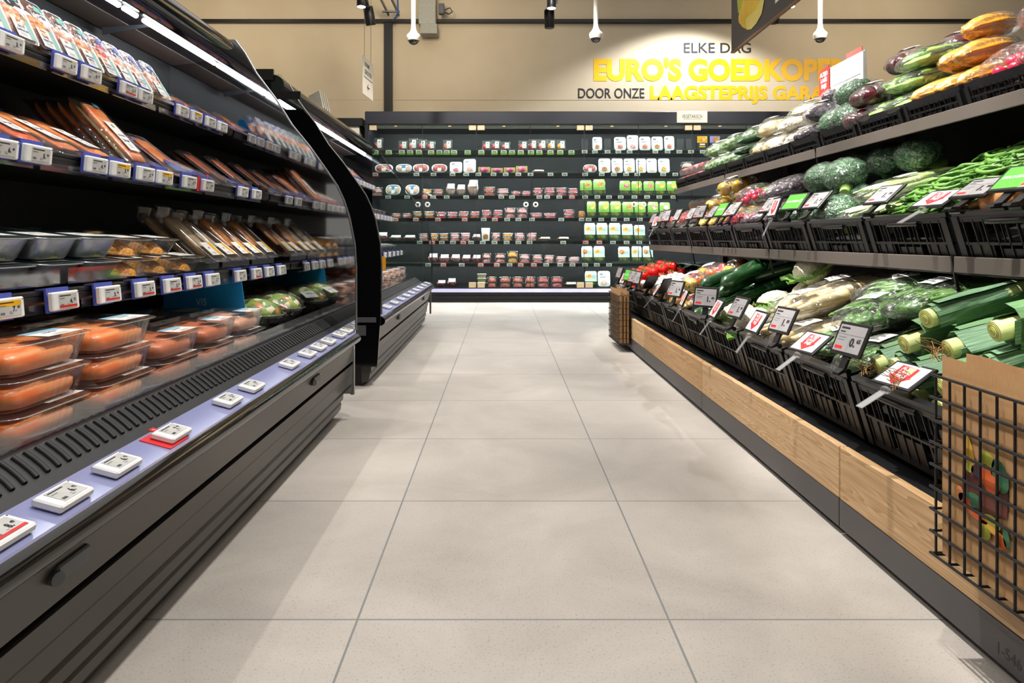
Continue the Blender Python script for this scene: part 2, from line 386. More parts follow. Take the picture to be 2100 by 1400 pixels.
wall_text("EURO'S GOEDKOPER", 1214, 1738, 121, 163, m_yel, 'biggest yellow wall lettering reading EURO\'S GOEDKOPER', 0.052)
wall_text('DOOR ONZE', 1185, 1321, 180, 201, m_blk, 'small black wall lettering reading DOOR ONZE', 0.012)
wall_text('LAAGSTEPRIJS GARANTIE', 1332, 1772, 176, 203, m_yel, 'lower yellow wall lettering reading LAAGSTEPRIJS GARANTIE', 0.045)

# ------------------------------------------------------------------ price tags
def tag_proto(key):
    kind, price = key
    rail = 'b' in kind; kind = kind.replace('b', '')
    t = thing('price_tag', 'x', 'price tag')
    MB().cbox((-0.007, -0.04, -0.018), (0.005, 0.04, 0.018), 0.0025).build('case', m_white, t)
    s = MB().box((0.0045, -0.024, -0.013), (0.0058, 0.030, 0.013))
    M = on_px((0.0061, 0, 0))
    ink = 1
    s.quad(M, -0.022, 0.0085, 0.012, 0.0105, ink); s.quad(M, -0.022, 0.004, -0.008, 0.0052, 2)
    s.text(price[:-2], 0.0125, on_px((0.0062, 0.0125, -0.006)), ink, 0.0004)
    s.text(price[-2:], 0.0065, on_px((0.0062, 0.0225, -0.0015)), ink, 0.0002)
    for k in range(6): s.quad(M, -0.021+k*0.0018, -0.0105, -0.0201+k*0.0018, -0.0062, ink)
    s.quad(M, 0.0, -0.0095, 0.008, -0.0085, 2); s.quad(M, 0.0, -0.0065, 0.006, -0.0058, 2)
    if kind == 'r': s.quad(M, -0.024, -0.013, 0.030, -0.0088, 3, 0.0001)
    if kind == 'y': s.quad(M, -0.024, 0.0035, 0.030, 0.013, 4, -0.0001)
    s.ball((0.005, 0.0355, 0.0135), (0.0006, 0.0014, 0.0014), 8, 4, 1)
    s.build('display', [m_eink, m_ink, m_lines, m_red, m_yellow], t)
    if not rail:
        c = MB().prism([(-0.007, 0.0265), (-0.028, 0.0265), (-0.028, 0.0245), (-0.0115, 0.0245), (-0.0115, -0.020), (-0.007, -0.021)], -0.041, 0.026)
        c.build('clip', m_blue, t)
    if kind == 'p':
        q = MB().box((-0.0085, -0.058, -0.022), (-0.0072, 0.018, 0.026)); q.box((-0.0085, -0.0, 0.026), (-0.0072, 0.018, 0.036))
        q.text('2', 0.012, on_px((-0.0070, 0.009, 0.024)), 1)
        setp(q.build('promotion_card', [m_red, m_white], t), 'red promotion card')
    return t
tag = Place(tag_proto)

# ------------------------------------------------------------------ curved open fridges along the aisle's west side
PROF = [(-1.10, 1.55), (-1.06, 1.497), (-1.012, 1.413), (-0.932, 1.307), (-0.866, 1.201), (-0.794, 1.113), (-0.723, 1.013), (-0.68, 0.95), (-0.654, 0.893), (-0.632, 0.827), (-0.609, 0.713), (-0.603, 0.613), (-0.603, 0.36)]
SHELF = [(-1.105, 1.145), (-0.957, 0.882), (-0.872, 0.598)]      # front edge x, height of the rail's lower lip
m_mirror = P('#c2c4c6', 0.04, '#bfc1c3', metal=1.0, scale=2)
def fridge(y0, y1, label, far):
    r = thing('curved_open_fridge', label, 'fridge', (-0.98, y0, 0))
    B = lambda name, mats, mb: mb.build(name, mats, r, True)
    b = MB().box((-1.42, y0, 0.10), (-1.36, y1, 1.5)); b.box((-1.36, y0, 0.10), (-0.76, y1, 0.355)); b.box((-0.76, y0, 0.23), (-0.66, y1, 0.34))
    B('cabinet', m_deep, b)
    B('plinth', m_black, MB().box((-1.36, y0+0.02, 0.0), (-0.70, y1-0.01, 0.12)))
    k = MB().prism([(-0.605, 0.315), (-0.627, 0.222), (-0.66, 0.222), (-0.66, 0.335)], y0, y1)
    B('upper_kick_panel', m_bronze, k)
    k = MB().prism([(-0.632, 0.205), (-0.637, 0.165), (-0.641, 0.163), (-0.640, 0.159), (-0.646, 0.115), (-0.656, 0.105), (-0.651, 0.098), (-0.653, 0.075), (-0.664, 0.066), (-0.659, 0.058), (-0.663, 0.035), (-0.672, 0.022), (-0.70, 0.02), (-0.70, 0.205)], y0, y1)
    B('lower_kick_panel', m_bronze, k)
    for yy in (y0+0.62, y0+1.9):
        k = MB().cbox((-0.617, yy, 0.262), (-0.606, yy+0.075, 0.285), 0.003); k.tube([(-0.624, yy+0.004, 0.270), (-0.604, yy-0.004, 0.270)], 0.010, 12)
        B('latch', m_grey, k)
    bp = [(-0.612+0.030*cos(a), 0.325+0.024*sin(a)) for a in (2*pi*i/20 for i in range(20))]
    B('bumper', m_gloss, MB().prism(bp, y0, y1+0.012, smooth=True))
    B('price_rail', m_lav, MB().prism([(-0.596, 0.343), (-0.600, 0.349), (-0.668, 0.367), (-0.670, 0.361)], y0, y1))
    B('rail_bed', m_grey, MB().prism([(-0.612, 0.338), (-0.665, 0.354), (-0.70, 0.354), (-0.70, 0.335)], y0, y1))
    g = MB().prism([(-0.672, 0.352), (-0.698, 0.372), (-0.742, 0.405), (-0.75, 0.405), (-0.75, 0.35)], y0, y1)
    n = int((y1-y0)/0.026)
    for i in range(n):
        yy = y0+0.012+i*0.026
        g.tube([(-0.700, yy, 0.3745), (-0.712, yy+0.003, 0.3835), (-0.726, yy+0.004, 0.394), (-0.739, yy+0.003, 0.4035)], 0.0052, 5, 1)
    B('vent_grille', [P('#2f3033', 0.4, '#2a2b2e'), m_deep], g)
    B('deck', m_black, MB().box((-1.36, y0, 0.355), (-0.75, y1, 0.392)))
    gd = MB().box((-0.748, y0+0.01, 0.392), (-0.745, y1-0.01, 0.445))
    B('front_guard', m_plexi, gd)
    for yy in (1.3085, 1.5485, 1.7885, 2.0235, 2.524) if far == 'mirror' else [3.8535+0.25*j for j in range(8)]:
        d = MB().prism([(-1.2, 0.395), (-1.2, 0.53), (-0.90, 0.53), (-0.875, 0.52), (-0.765, 0.45), (-0.755, 0.435), (-0.755, 0.395)], yy, yy+0.0025)
        B('clear_divider', m_plexi, d)
    for sx, sz in SHELF:
        s = B('shelf', m_deep, MB().box((-1.36, y0+0.01, sz+0.012), (sx-0.012, y1-0.012, sz+0.03)))
        t = MB().tube([(sx-0.010, y0+0.01, sz+0.022), (sx-0.010, y1-0.012, sz+0.022)], 0.015, 12)
        t.box((sx-0.022, y0+0.01, sz+0.029), (sx+0.005, y1-0.012, sz+0.035))
        t.build('ticket_rail', m_black, s)
        for o in kids[s.name]: o.data.transform(Matrix.Translation(-r.location))
        c = MB()
        yy = y0+0.05
        while yy < y1-0.2:
            c.box((sx+0.004, yy, sz-0.006), (sx+0.0065, yy+0.24, sz+0.012)); c.box((sx-0.03, yy+0.01, sz+0.042), (sx-0.0275, yy+0.245, sz+0.075)); yy += 0.262
        o = c.build('clear_lip_trim', m_plexi, s); o.data.transform(Matrix.Translation(-r.location))
    nose = [(-1.138+0.052*cos(a), 1.500+0.050*sin(a)) for a in (2*pi*i/24 for i in range(24))]
    B('canopy_nose', m_gloss, MB().prism(nose, y0, y1+0.004, smooth=True))
    B('canopy', m_black, MB().prism([(-1.15, 1.55), (-1.42, 1.56), (-1.42, 1.44), (-1.344, 1.445), (-1.20, 1.462), (-1.15, 1.458)], y0, y1))
    u = MB().box((-1.355, y0, 1.452), (-1.352, y1, 1.459)); u.prism([(-1.352, 1.4455), (-1.26, 1.4545), (-1.26, 1.4525), (-1.352, 1.4435)], y0, y1)
    B('canopy_lining', P('#6d6761', 0.45, '#67625c', scale=3), u)
    seg = [(y0+0.03, 2.10), (2.13, 2.20), (2.25, y1-0.02)] if far == 'mirror' else [(y0+0.03, y0+0.55), (y0+0.62, y0+1.5), (y0+1.56, y1-0.02)]
    for a, c in seg:
        l = MB().tube([(-1.172, a, 1.448), (-1.172, c, 1.448)], 0.0085, 10)
        o = B('led_tube', m_led, l); o['label'] = 'glowing white tube'
    for yy in ((y0+0.02), 2.31 if far == 'mirror' else y0+1.53):
        B('lamp_bracket', m_grey, MB().prism([(-1.344, 1.444), (-1.19, 1.455), (-1.19, 1.446), (-1.344, 1.42)], yy, yy+0.004))
    back = [(-1.42, 0.10), (-1.42, 1.56)]
    if far == 'mirror':
        B('end_panel', m_mirror, MB().prism(back+PROF+[(-0.62, 0.10)], y1-0.004, y1+0.006))
        B('end_panel_backing', m_gloss, MB().prism(back+PROF+[(-0.62, 0.10)], y1+0.007, y1+0.016))
    else:
        B('end_glass', m_glass, MB().prism([(-1.113, 0.36), (-1.113, 1.55)]+PROF, y1, y1+0.008))
        B('rear_end_panel', m_gloss, MB().prism([(-1.42, 0.10), (-1.42, 1.56), (-1.113, 1.555), (-1.113, 0.10)], y1, y1+0.010))
        near = [(-0.62, 0.10), (-1.42, 0.10), (-1.42, 1.375)]+[(-0.985, 1.375)]+PROF[3:]
        o = B('near_end_panel', m_gloss, MB().prism(near, y0-0.012, y0)); o['label'] = 'glossy black end panel'
        B('near_end_glass', m_glass, MB().prism([(-1.42, 1.375), (-1.42, 1.56)]+PROF[:3]+[(-0.985, 1.375)], y0-0.010, y0-0.002))
        q = MB().box((-1.42, y0-0.014, 1.425), (-1.00, y0-0.011, 1.465)); q.box((-1.42, y0-0.016, 1.52), (-1.135, y0+0.0, 1.575))
        B('end_crossbar_frame', m_black, q)
        q = MB().box((-0.80, y0-0.016, 0.32), (-0.625, y0-0.012, 0.345)); q.box((-0.79, y0-0.016, 0.255), (-0.675, y0-0.012, 0.305))
        B('end_badge_trim', m_grey, q)
        B('near_end_trim', m_steel, MB().tube([(x+0.004, y0-0.006, z) for x, z in PROF[1:]], 0.004, 6))
    B('end_trim', m_steel if far == 'mirror' else m_black, MB().tube([(x+0.003, y1+0.004, z) for x, z in PROF], 0.0045, 6))
    B('end_post', m_steel, MB().box((-0.622, y1-0.002, 0.095), (-0.608, y1+0.018, 0.36)))
    return r
near_f = fridge(0.32, 2.82, 'nearer curved black open fridge stocked with fish beside the aisle', 'mirror')
far_f = fridge(3.42, 5.88, 'farther curved black open fridge with a glossy black end panel', 'glass')
st = setp(MB().poly(basis((-0.6145, 2.30, 0.268), (0, 1, 0), (0.23, 0, 0.973), (1, 0, 0)), [(-0.012, -0.010), (0.006, -0.018), (0.004, -0.004), (0.018, 0.016), (0.008, 0.014), (-0.004, 0.002), (-0.006, -0.004)]).build('tape_scrap', m_yellow), 'small yellow scrap of tape stuck on the nearer fridge front', 'tape')
st.modifiers.new('thickness', 'SOLIDIFY').thickness = 0.001

TAGS = {0: [(22, '', '3.79'), (136, '', '3.79'), (188, '', '4.29'), (264, 'r', '3.95'), (298, '', '5.19'), (375, '', '2.89'), (403, 'y', '3.49'), (432, '', '4.35'), (456, '', '2.99')],
        1: [(4, '', '6.49'), (77, '', '5.99'), (198, '', '4.89'), (247, 'y', '3.69'), (299, '', '5.49'), (338, 'y', '2.79'), (389, '', '4.09'), (426, 'p', '3.99'), (499, '', '4.59'), (527, '', '6.29')],
        2: [(12, 'y', '7.49'), (132, 'r', '4.75'), (224, 'r', '3.79'), (298, 'r', '3.49'), (354, 'r', '5.89'), (399, 'r', '2.99'), (437, '', '2.79'), (494, '', '3.19'), (527, 'r', '4.19'), (553, '', '2.59'), (578, '', '3.29')]}
LV = ['top', 'middle', 'lowest']
for lv, rows in TAGS.items():
    sx, sz = SHELF[lv]
    for n, (px, kind, price) in enumerate(rows, 1):
        tag((kind, price), (sx+0.0225, px_y(px, sx+0.0225), sz+(0.021 if lv < 2 else 0.016)), (0, R(5 if lv < 2 else -5), 0),
            f'white price tag, {nth(n)} from the near end on the nearer fridge\'s {LV[lv]} shelf', f'tags on the {LV[lv]} fish shelf')
RT = [(-8, 'r', '8.49'), (125, '', '6.92'), (236, '', '6.92'), (348, 'p', '7.99'), (464, '', '5.49'), (513, '', '4.99'), (591, '', '6.29'), (628, '', '5.79'), (651, '', '4.49'), (671, '', '3.99'), (694, '', '4.99'), (708, '', '5.29')]
for n, (px, kind, price) in enumerate(RT, 1):
    y = px_y(px, -0.632)
    if y > 2.74: y = 2.74+0.03*(n-11)
    tag(('b'+kind, price), (-0.628, y, 0.3656), (0, R(-75), 0), f'white price tag, {nth(n)} from the near end on the nearer fridge\'s lavender rail', 'tags on the front rail of the nearer fridge', (1, 0.95, 1.25))
for lv, y0, y1, n_ in ((0, 4.9, 5.80, 8), (1, 5.05, 5.80, 6), (2, 5.0, 5.80, 5), (3, 3.75, 5.75, 9)):
    for n in range(n_):
        y = y0+(y1-y0)*n/(n_-1)
        kd = ('', '2.49') if (n+lv) % 3 else ('', '3.99')
        if lv < 3:
            sx, sz = SHELF[lv]
            tag(kd, (sx+0.0225, y, sz+0.019), (0, R(0), 0), f'tiny price tag, {nth(n+1)} along the farther fridge\'s {LV[lv]} shelf', f'tags on the {LV[lv]} shelf of the farther fridge')
        else:
            tag(('b', kd[1]), (-0.628, y, 0.3656), (0, R(-75), 0), f'tiny price tag, {nth(n+1)} from the near end on the farther fridge\'s lavender rail', 'tags on the front rail of the farther fridge', (1, 0.95, 1.25))
# ------------------------------------------------------------------ packs and trays (front looks to +x)
def loopz(w, l, r, z, n=6): return [(x, y, z) for x, y in rrect(w, l, r, n)]
def tray_shell(w, l, h, flute=0.0015, taper=0.82, lip=0.007, n=76, mat=0):
    m = MB(); base = even(rrect(w, l, min(w, l)*0.2, 8), n); loops = []
    for k, t in enumerate((0.0, 0.12, 0.5, 0.92, 1.0)):
        s = taper+(1-taper)*t; lo = []
        for i, (x, y) in enumerate(base):
            f = (flute if i % 2 else -flute) if 0.05 < t < 0.97 else 0
            d = math.hypot(x, y) or 1
            lo.append((x*s*(1-f/d), y*s*(1-f/d), h*t))
        loops.append(lo)
    q = lip
    loops.append([(x*(1+2*q/l), y*(1+2*q/w), h+0.0008) for x, y in base]); loops.append([(x*(1+2*q/l), y*(1+2*q/w), h-0.0015) for x, y in base])
    m.ring(loops, mat, True, True, False)
    return m
def lumps(w, l, h, z0=0.002, amp=0.008, freq=60, seed=0, taper=0.9, flat=0.35, nu=26, nv=22):
    """one cushion of a filling, bumpy on top"""
    m = MB()
    def top(u, v):
        x, y = (u-0.5)*2, (v-0.5)*2
        sx = x*math.sqrt(max(0, 1-y*y/2))*1.08; sy = y*math.sqrt(max(0, 1-x*x/2))*1.08
        e = max(0.0, 1-max(abs(x), abs(y))**4)
        px, py = sx*l/2*taper, sy*w/2*taper
        b = (1-min(1, cells(px*freq+seed, py*freq, seed))) * amp
        return (px, py, z0+h*(flat+(1-flat)*e)*1.0*e**0.3+b*e)
    m.sheet(top, nu, nv)
    return m
def slab(w, l, h, z0, seed, taper=1.0):
    """a fillet: thick at the back, thin towards one side, soft edge"""
    m = MB(); n = 36; loops = []
    for t, s in ((0, 0.92), (0.4, 1.0), (0.75, 0.98), (0.95, 0.86), (1.0, 0.6), (1.02, 0.25)):
        lo = []
        for i in range(n):
            a = 2*pi*i/n; c_, s_ = cos(a), sin(a)
            x = l/2*s*math.copysign(abs(c_)**0.28, c_); y = w/2*s*math.copysign(abs(s_)**0.28, s_)*(1-0.08*(x/l))
            k = 1+0.07*n3(c_*2+seed, s_*2, t)
            lo.append((x*k, y*k, z0+h*t*(1-0.3*x/l)*(1+0.12*n3(x*30+seed, y*30, 0))))
        loops.append(lo)
    return m.ring(loops)
def film_lid(w, l, z, mats, spots=()):
    m = MB()
    lo = rrect(w+0.006, l+0.006, min(w, l)*0.2, 6)
    m.add([(x, y, z) for x, y in lo], [tuple(range(len(lo)))], 0)
    return m
def pack_label(m, x0, y0, x1, y1, z, lines, strip=None, tone=0, logo=True):
    """printed label on a top face; x runs towards the aisle (down on the print), y across"""
    m.add([(x0, y0, z), (x1, y0, z), (x1, y1, z), (x0, y1, z)], [(0, 1, 2, 3)], tone)
    w, l = y1-y0, x1-x0
    if strip is not None: m.add([(x0, y1-w*0.3, z+0.0003), (x1, y1-w*0.3, z+0.0003), (x1, y1, z+0.0003), (x0, y1, z+0.0003)], [(0, 1, 2, 3)], strip)
    cx = (y0+y1)/2-(w*0.12 if strip is not None else 0)
    if logo:
        a = l*0.16
        m.add([(x0+a*0.6, cx-w*0.10, z+0.0004), (x0+a*1.2, cx-w*0.10, z+0.0004), (x0+a*1.2, cx+w*0.10, z+0.0004), (x0+a*0.6, cx+w*0.10, z+0.0004)], [(0, 1, 2, 3)], 3)
        m.add([(x0+a*0.75, cx-w*0.07, z+0.0006), (x0+a*1.05, cx-w*0.07, z+0.0006), (x0+a*1.05, cx+w*0.07, z+0.0006), (x0+a*0.75, cx+w*0.07, z+0.0006)], [(0, 1, 2, 3)], 6)
    for i, s in enumerate(lines):
        sz = min(l*0.17, w*1.15/max(3, len(s)))
        m.text(s, sz, on_top((x0+l*(0.50+0.19*i), cx, z+0.0005)), 4, sz*0.02, 0.85)
    for k in range(3): m.add([(x0+l*(0.76+k*0.06), cx-w*0.22, z+0.0004), (x0+l*(0.78+k*0.06), cx-w*0.22, z+0.0004), (x0+l*(0.78+k*0.06), cx+w*0.18, z+0.0004), (x0+l*(0.76+k*0.06), cx+w*0.18, z+0.0004)], [(0, 1, 2, 3)], 5)
    return m
LM = [m_paper, m_teal, P('#6f8f7c', 0.5, '#688775'), m_ink, m_navy, P('#a9aab8', 0.6, '#a2a3b2'), m_yellow]
shr_o = V(('#f39a63', '#f7b387', '#ee8a52', '#f9c7a3', '#f4a877'), 75, 0.35, 0.5); shr_p = V(('#f6b9a0', '#f9cdb8', '#f2a58a', '#fbdccb'), 70, 0.35, 0.5)
shr_d = V(('#e58a3c', '#f2a04c', '#cf6f2a', '#f7be86'), 90, 0.35, 0.5); salm = P('#f4762f', 0.32, '#f9ab6e', 55, stretch=(1, 0.25, 1), bump=0.1); salm_r = P('#ef5b28', 0.35, '#f4753d', 40, stretch=(1, 0.3, 1))
pale = P('#e6b79c', 0.4, '#d99c80', 30); breaded = V(('#d9902f', '#e6a446', '#c97f24', '#edb860'), 190, 0.6, 0.4); m_green = V(('#7f9c3d', '#5f8433', '#a9bd63', '#cfd6a0'), 60, 0.5, 0.4)
gold = P('#9a8652', 0.35, '#8f7b49', metal=0.5); dark_board = P('#2a2623', 0.35, '#352f2a'); m_alu = P('#b9bcbe', 0.28, '#a9acae', metal=0.85, scale=12, bump=0.2)
def msc(t, x, y, z, mat):      # a small blue or teal quality mark
    MB().add([(x-0.008, y-0.012, z), (x+0.008, y-0.012, z), (x+0.008, y+0.012, z), (x-0.008, y+0.012, z)], [(0, 1, 2, 3)]).build('quality_mark', mat, t)
m_msc = P('#2e45b8', 0.4, '#2b41b0'); m_asc = P('#35b39b', 0.4, '#31a892')

def shrimp_pack(key):
    fill, mark, lines, red = key
    t = thing('shrimp_pack', 'x', 'shrimp pack'); w, l, h = 0.076, 0.135, 0.024
    o = lumps(w*0.96, l*0.80, 0.021, 0.002, 0.007, 95, len(lines[0])); o.T = None
    o.v = [(x+l*0.07, y, z) for x, y, z in o.v]
    o.build('shrimp_filling', fill, t)['kind'] = 'stuff'
    tray_shell(w, l, h, 0.0008, 0.9, 0.006).build('shell', m_clear, t)
    film_lid(w, l, h+0.001, None).build('film', m_film, t)
    m = pack_label(MB(), 0.008, -w*0.36, l*0.46, w*0.46, h+0.0022, lines, 1)
    if red: m.poly(on_top((-0.012, 0, h+0.003)), [(-0.018, 0.02), (0.018, 0.02), (0.018, -0.008), (0, -0.022), (-0.018, -0.008)], 7); m.text('MIX', 0.015, on_top((-0.012, 0, h+0.0033)), 0, 0.0004)
    msc(t, -l*0.38, 0.016, h+0.0022, m_asc if mark == 't' else m_msc)
    m.build('label_print', LM+[m_red], t)
    return t
shrimps = Place(shrimp_pack)
def salmon_pack(key):
    kind, lines = key
    t = thing('salmon_pack', 'x', 'salmon pack'); w, l = 0.115, 0.26
    board = gold if kind == 'g' else dark_board
    MB().prism(rrect(w, l, 0.012, 4), 0, 0.003, 'z').build('board', board, t)
    slab(w*0.72, l*0.86, 0.014, 0.003, len(lines[0]), 1).build('fillet', salm if kind != 'r' else salm_r, t)
    m = MB(); n = 26
    base = rrect(w+0.012, l+0.012, 0.014, 6)
    m.ring([[(x, y, 0.0005) for x, y in base], [(x*0.9, y*0.86, 0.016) for x, y in base], [(x*0.74, y*0.66, 0.0205) for x, y in base]], 0, True, False, True)
    m.build('film', m_film, t)
    m = pack_label(MB(), -0.035, -0.024, 0.075, 0.026, 0.0215, lines, None)
    msc(t, -l*0.38, 0.012, 0.0215, m_msc if kind != 'g' else P('#4fa7c4', 0.4, '#4a9ebb'))
    m.build('label_print', LM, t)
    return t
salmons = Place(salmon_pack)
def sliced_pack(key):
    t = thing('sliced_fish_pack', 'x', 'fish pack'); w, l = 0.10, 0.21
    MB().prism(rrect(w, l, 0.010, 4), 0, 0.002, 'z').build('board', P('#8e8fb4', 0.4, '#c9a9a5', 18) if key != 'd' else dark_board, t)
    slab(w*0.8, l*0.8, 0.008, 0.002, 3).build('fillet', {'o': salm, 'p': P('#d9b0a4', 0.4, '#b59a9d', 40), 'd': P('#a8552b', 0.35, '#8c3f1e', 30)}[key], t)
    m = MB(); base = rrect(w+0.008, l+0.008, 0.012, 6)
    m.ring([[(x, y, 0.0005) for x, y in base], [(x*0.92, y*0.9, 0.012) for x, y in base]], 0, True, False, True)
    m.build('film', m_film, t)
    m = MB().poly(on_top((0.055, 0, 0.0128)), [(-0.04, -0.03), (0.02, -0.03), (0.045, 0.0), (0.01, 0.012), (-0.02, 0.03), (-0.045, 0.01)], 0)
    m.build('printed_patch', m_blue if key != 'd' else P('#7b4a30', 0.4, '#70422a'), t)
    return t
sliced = Place(sliced_pack)
def meal_tray(key):
    kind, lines, h = key
    t = thing('meal_tray', 'x', 'meal tray'); w, l = 0.13, 0.21
    fillm = {'a': m_green, 'r': P('#e2683a', 0.4, '#d65a30', 20), 'n': breaded, 'b': P('#b07a4a', 0.5, '#9c6a40', 30), 'g': m_green}[kind]
    o = lumps(w*0.9, l*0.92, h*0.55, 0.003, 0.014 if kind == 'n' else 0.005, 28 if kind == 'n' else 70, 3)
    o.build('meal_filling', fillm, t)
    tray_shell(w, l, h, 0.002, 0.84, 0.008).build('shell', m_alu if kind in 'ar' else m_clear, t)
    film_lid(w, l, h+0.0015, None).build('film', clear('tinted_film', tint='#b9c9cf', gloss=0.06, rough=0.12, edge=0.5, haze=0.10, hcol='#8fb0bd') if kind in 'arg' else m_film, t)
    m = pack_label(MB(), 0.02, -w*0.36, 0.085, w*0.36, h+0.003, lines, None, 0, False)
    if kind in 'ar': MB().poly(on_top((-0.06, 0, h+0.0032)), [(-0.03, 0.004), (0.01, 0.012), (0.03, 0.0), (0.0, -0.010)]).build('quality_mark', m_red if kind == 'r' else m_asc, t)
    m.build('label_print', LM, t)
    return t
meals = Place(meal_tray)
def clam_pack(key):
    t = thing('clear_fish_pack', 'x', 'fish pack'); w, l, h = 0.105, 0.25, 0.03
    slab(w*0.7, l*0.75, 0.018, 0.004, 5).build('fillet', {'w': P('#c9b191', 0.45, '#a48a66', 30), 'b': P('#a5622c', 0.4, '#c98338', 30)}[key], t)
    tray_shell(w, l, h, 0.0, 0.86, 0.008).build('shell', m_clear, t)
    film_lid(w, l, h+0.0015, None).build('film', m_film, t)
    m = pack_label(MB(), 0.045, -0.035, 0.105, 0.038, h+0.003, ('VIS',), 7, 0, False)
    m.build('label_print', LM+[m_yellow], t)
    return t
clams = Place(clam_pack)
def deli_tray(key):
    kind, lines = key
    t = thing('fish_tray', 'x', 'fish tray'); w, l, h = 0.212, 0.165, 0.052
    slab(w*0.86, l*0.86, 0.038, 0.003, 2 if kind == 's' else 6).build('fillet', {'s': salm, 'p': pale, 'm': P('#d98055', 0.4, '#c9714a', 25)}[kind], t)
    tray_shell(w, l, h, 0.0035, 0.88, 0.010).build('shell', m_clear, t)
    film_lid(w+0.006, l+0.006, h+0.0015, None).build('film', m_film, t)
    m = pack_label(MB(), 0.015, 0.0, 0.072, 0.10, h+0.003, lines, None, 0, False)
    m.add([(0.015, 0.0, h+0.0034), (0.030, 0.0, h+0.0034), (0.030, 0.10, h+0.0034), (0.015, 0.10, h+0.0034)], [(0, 1, 2, 3)], 7)
    msc(t, -0.05, -0.06, h+0.0032, m_asc)
    m.build('label_print', LM+[P('#8fc3dd', 0.5, '#86bad4')], t)
    return t
delis = Place(deli_tray)
def salad_bowl(key):
    t = thing('salad_bowl', 'x', 'salad bowl'); r = 0.105
    m = MB(); n = 40
    def ringpts(rad, z, fl=0): return [((rad+(fl if i % 2 else -fl))*cos(2*pi*i/n), (rad+(fl if i % 2 else -fl))*sin(2*pi*i/n), z) for i in range(n)]
    m.ring([ringpts(0.08, 0), ringpts(0.085, 0.01, 0.0015), ringpts(0.098, 0.045, 0.0015), ringpts(r, 0.055), ringpts(r+0.006, 0.055), ringpts(r+0.006, 0.052)], 0, True, True, False)
    m.build('bowl', clear('black_tinted_bowl', tint='#8a8d90', gloss=0.10, rough=0.1, edge=0.5, haze=0.15, hcol='#2c2d2f'), t)
    s = V(('#9fb84f', '#7a9a38', '#c5cf8a', '#e8e4c2', '#e0793a', '#5f8130'), 42, 0.5, 0.5)
    m = MB().ball((0, 0, 0.050), (0.095, 0.095, 0.055), 26, 16, 0, lambda p: 1+0.10*n3(p[0]*4, p[1]*4, p[2]*4))
    m.build('salad_leaves', s, t)['kind'] = 'stuff'
    MB().ball((0, 0, 0.055), (0.104, 0.104, 0.062), 26, 14, 0, lambda p: 1+0.03*n3(p[0]*3, p[1]*3, p[2]*3)).build('film', m_film, t)
    m = pack_label(MB(), 0.02, -0.01, 0.075, 0.055, 0.0, ('SALADE',), None, 0, False); T = rot(R(24), 'Y'); m.v = [tuple(T @ Vector((p[0], p[1], p[2]+0.112))) for p in m.v]
    m.build('label_print', LM, t)
    m = MB().tube([(0.05, -0.06, 0.06), (0.075, -0.01, 0.066), (0.07, 0.05, 0.062)], [0.006, 0.011, 0.004], 10)
    setp(m.build('chilli', P('#d3221a', 0.2, '#c21c15', coat=0.4), t), 'glossy red chilli')
    return t
bowls = Place(salad_bowl)

def lean(place, key, xf, y, zs, l, ang, label, group, yaw=0.0):
    a = R(ang)
    place(key, (xf-l/2*cos(a), y, zs+l/2*sin(a)), (0, a, R(yaw)), label, group)
GB = 0.033                                        # packs start behind the clear lip
sx, sz = SHELF[0]; zs = sz+0.0395
top = [(shr_p, 't', ('ROZE', 'GARNALEN'), 0), (shr_o, 't', ('GROTE', 'GARNALEN'), 0), (shr_d, 't', ('RIVIER', 'KREEFTEN'), 0), (shr_p, 't', ('GARNALEN',), 0), (shr_o, 't', ('GARNALEN', 'GEPELD'), 0), (shr_o, 'b', ('NOORSE', 'GARNALEN'), 1), (shr_p, 'b', ('MOSSELEN',), 0), (shr_p, 'b', ('HOLLANDSE', 'GARNALEN'), 0), (shr_p, 'b', ('COCKTAIL',), 0)]
for n, key in enumerate(top, 1):
    y = 1.53+0.091*(n-1)+(0.03 if n > 8 else 0)
    lean(shrimps, key, sx-GB, y, zs, 0.147, 66-n*0.8, f'clear pack of pink shrimps, {nth(n)} from the near end of the top fish shelf', 'shrimp packs on the top fish shelf')
    if n > 3:
        lean(shrimps, key, sx-GB-0.04, y, zs+0.012, 0.147, 66-n*0.8, f'clear shrimp pack standing behind the {nth(n)} front pack of the top fish shelf', 'shrimp packs on the top fish shelf')
dv = setp(MB().prism([(0.0, 0.0), (-0.17, 0.0), (-0.17, 0.14), (-0.09, 0.14)], 0, 0.002).build('shelf_divider', m_cyan), 'bright blue wedge-shaped divider between shrimp packs on the top fish shelf', 'divider')
dv.location = (sx-GB, 2.226, zs)
for n in range(1, 5):
    for q in range(3):
        lean(sliced, 'opo'[(n+q) % 3] if q else 'o', sx-GB-0.034*q, 2.375+0.1105*(n-1), zs, 0.21, 30+2*(n % 3), f'flat pack of orange smoked fish, {nth(n)} column past the blue divider, {("front", "middle", "back")[q]} one', 'flat smoked fish packs on the top shelf')
sx, sz = SHELF[1]; zs = sz+0.0395
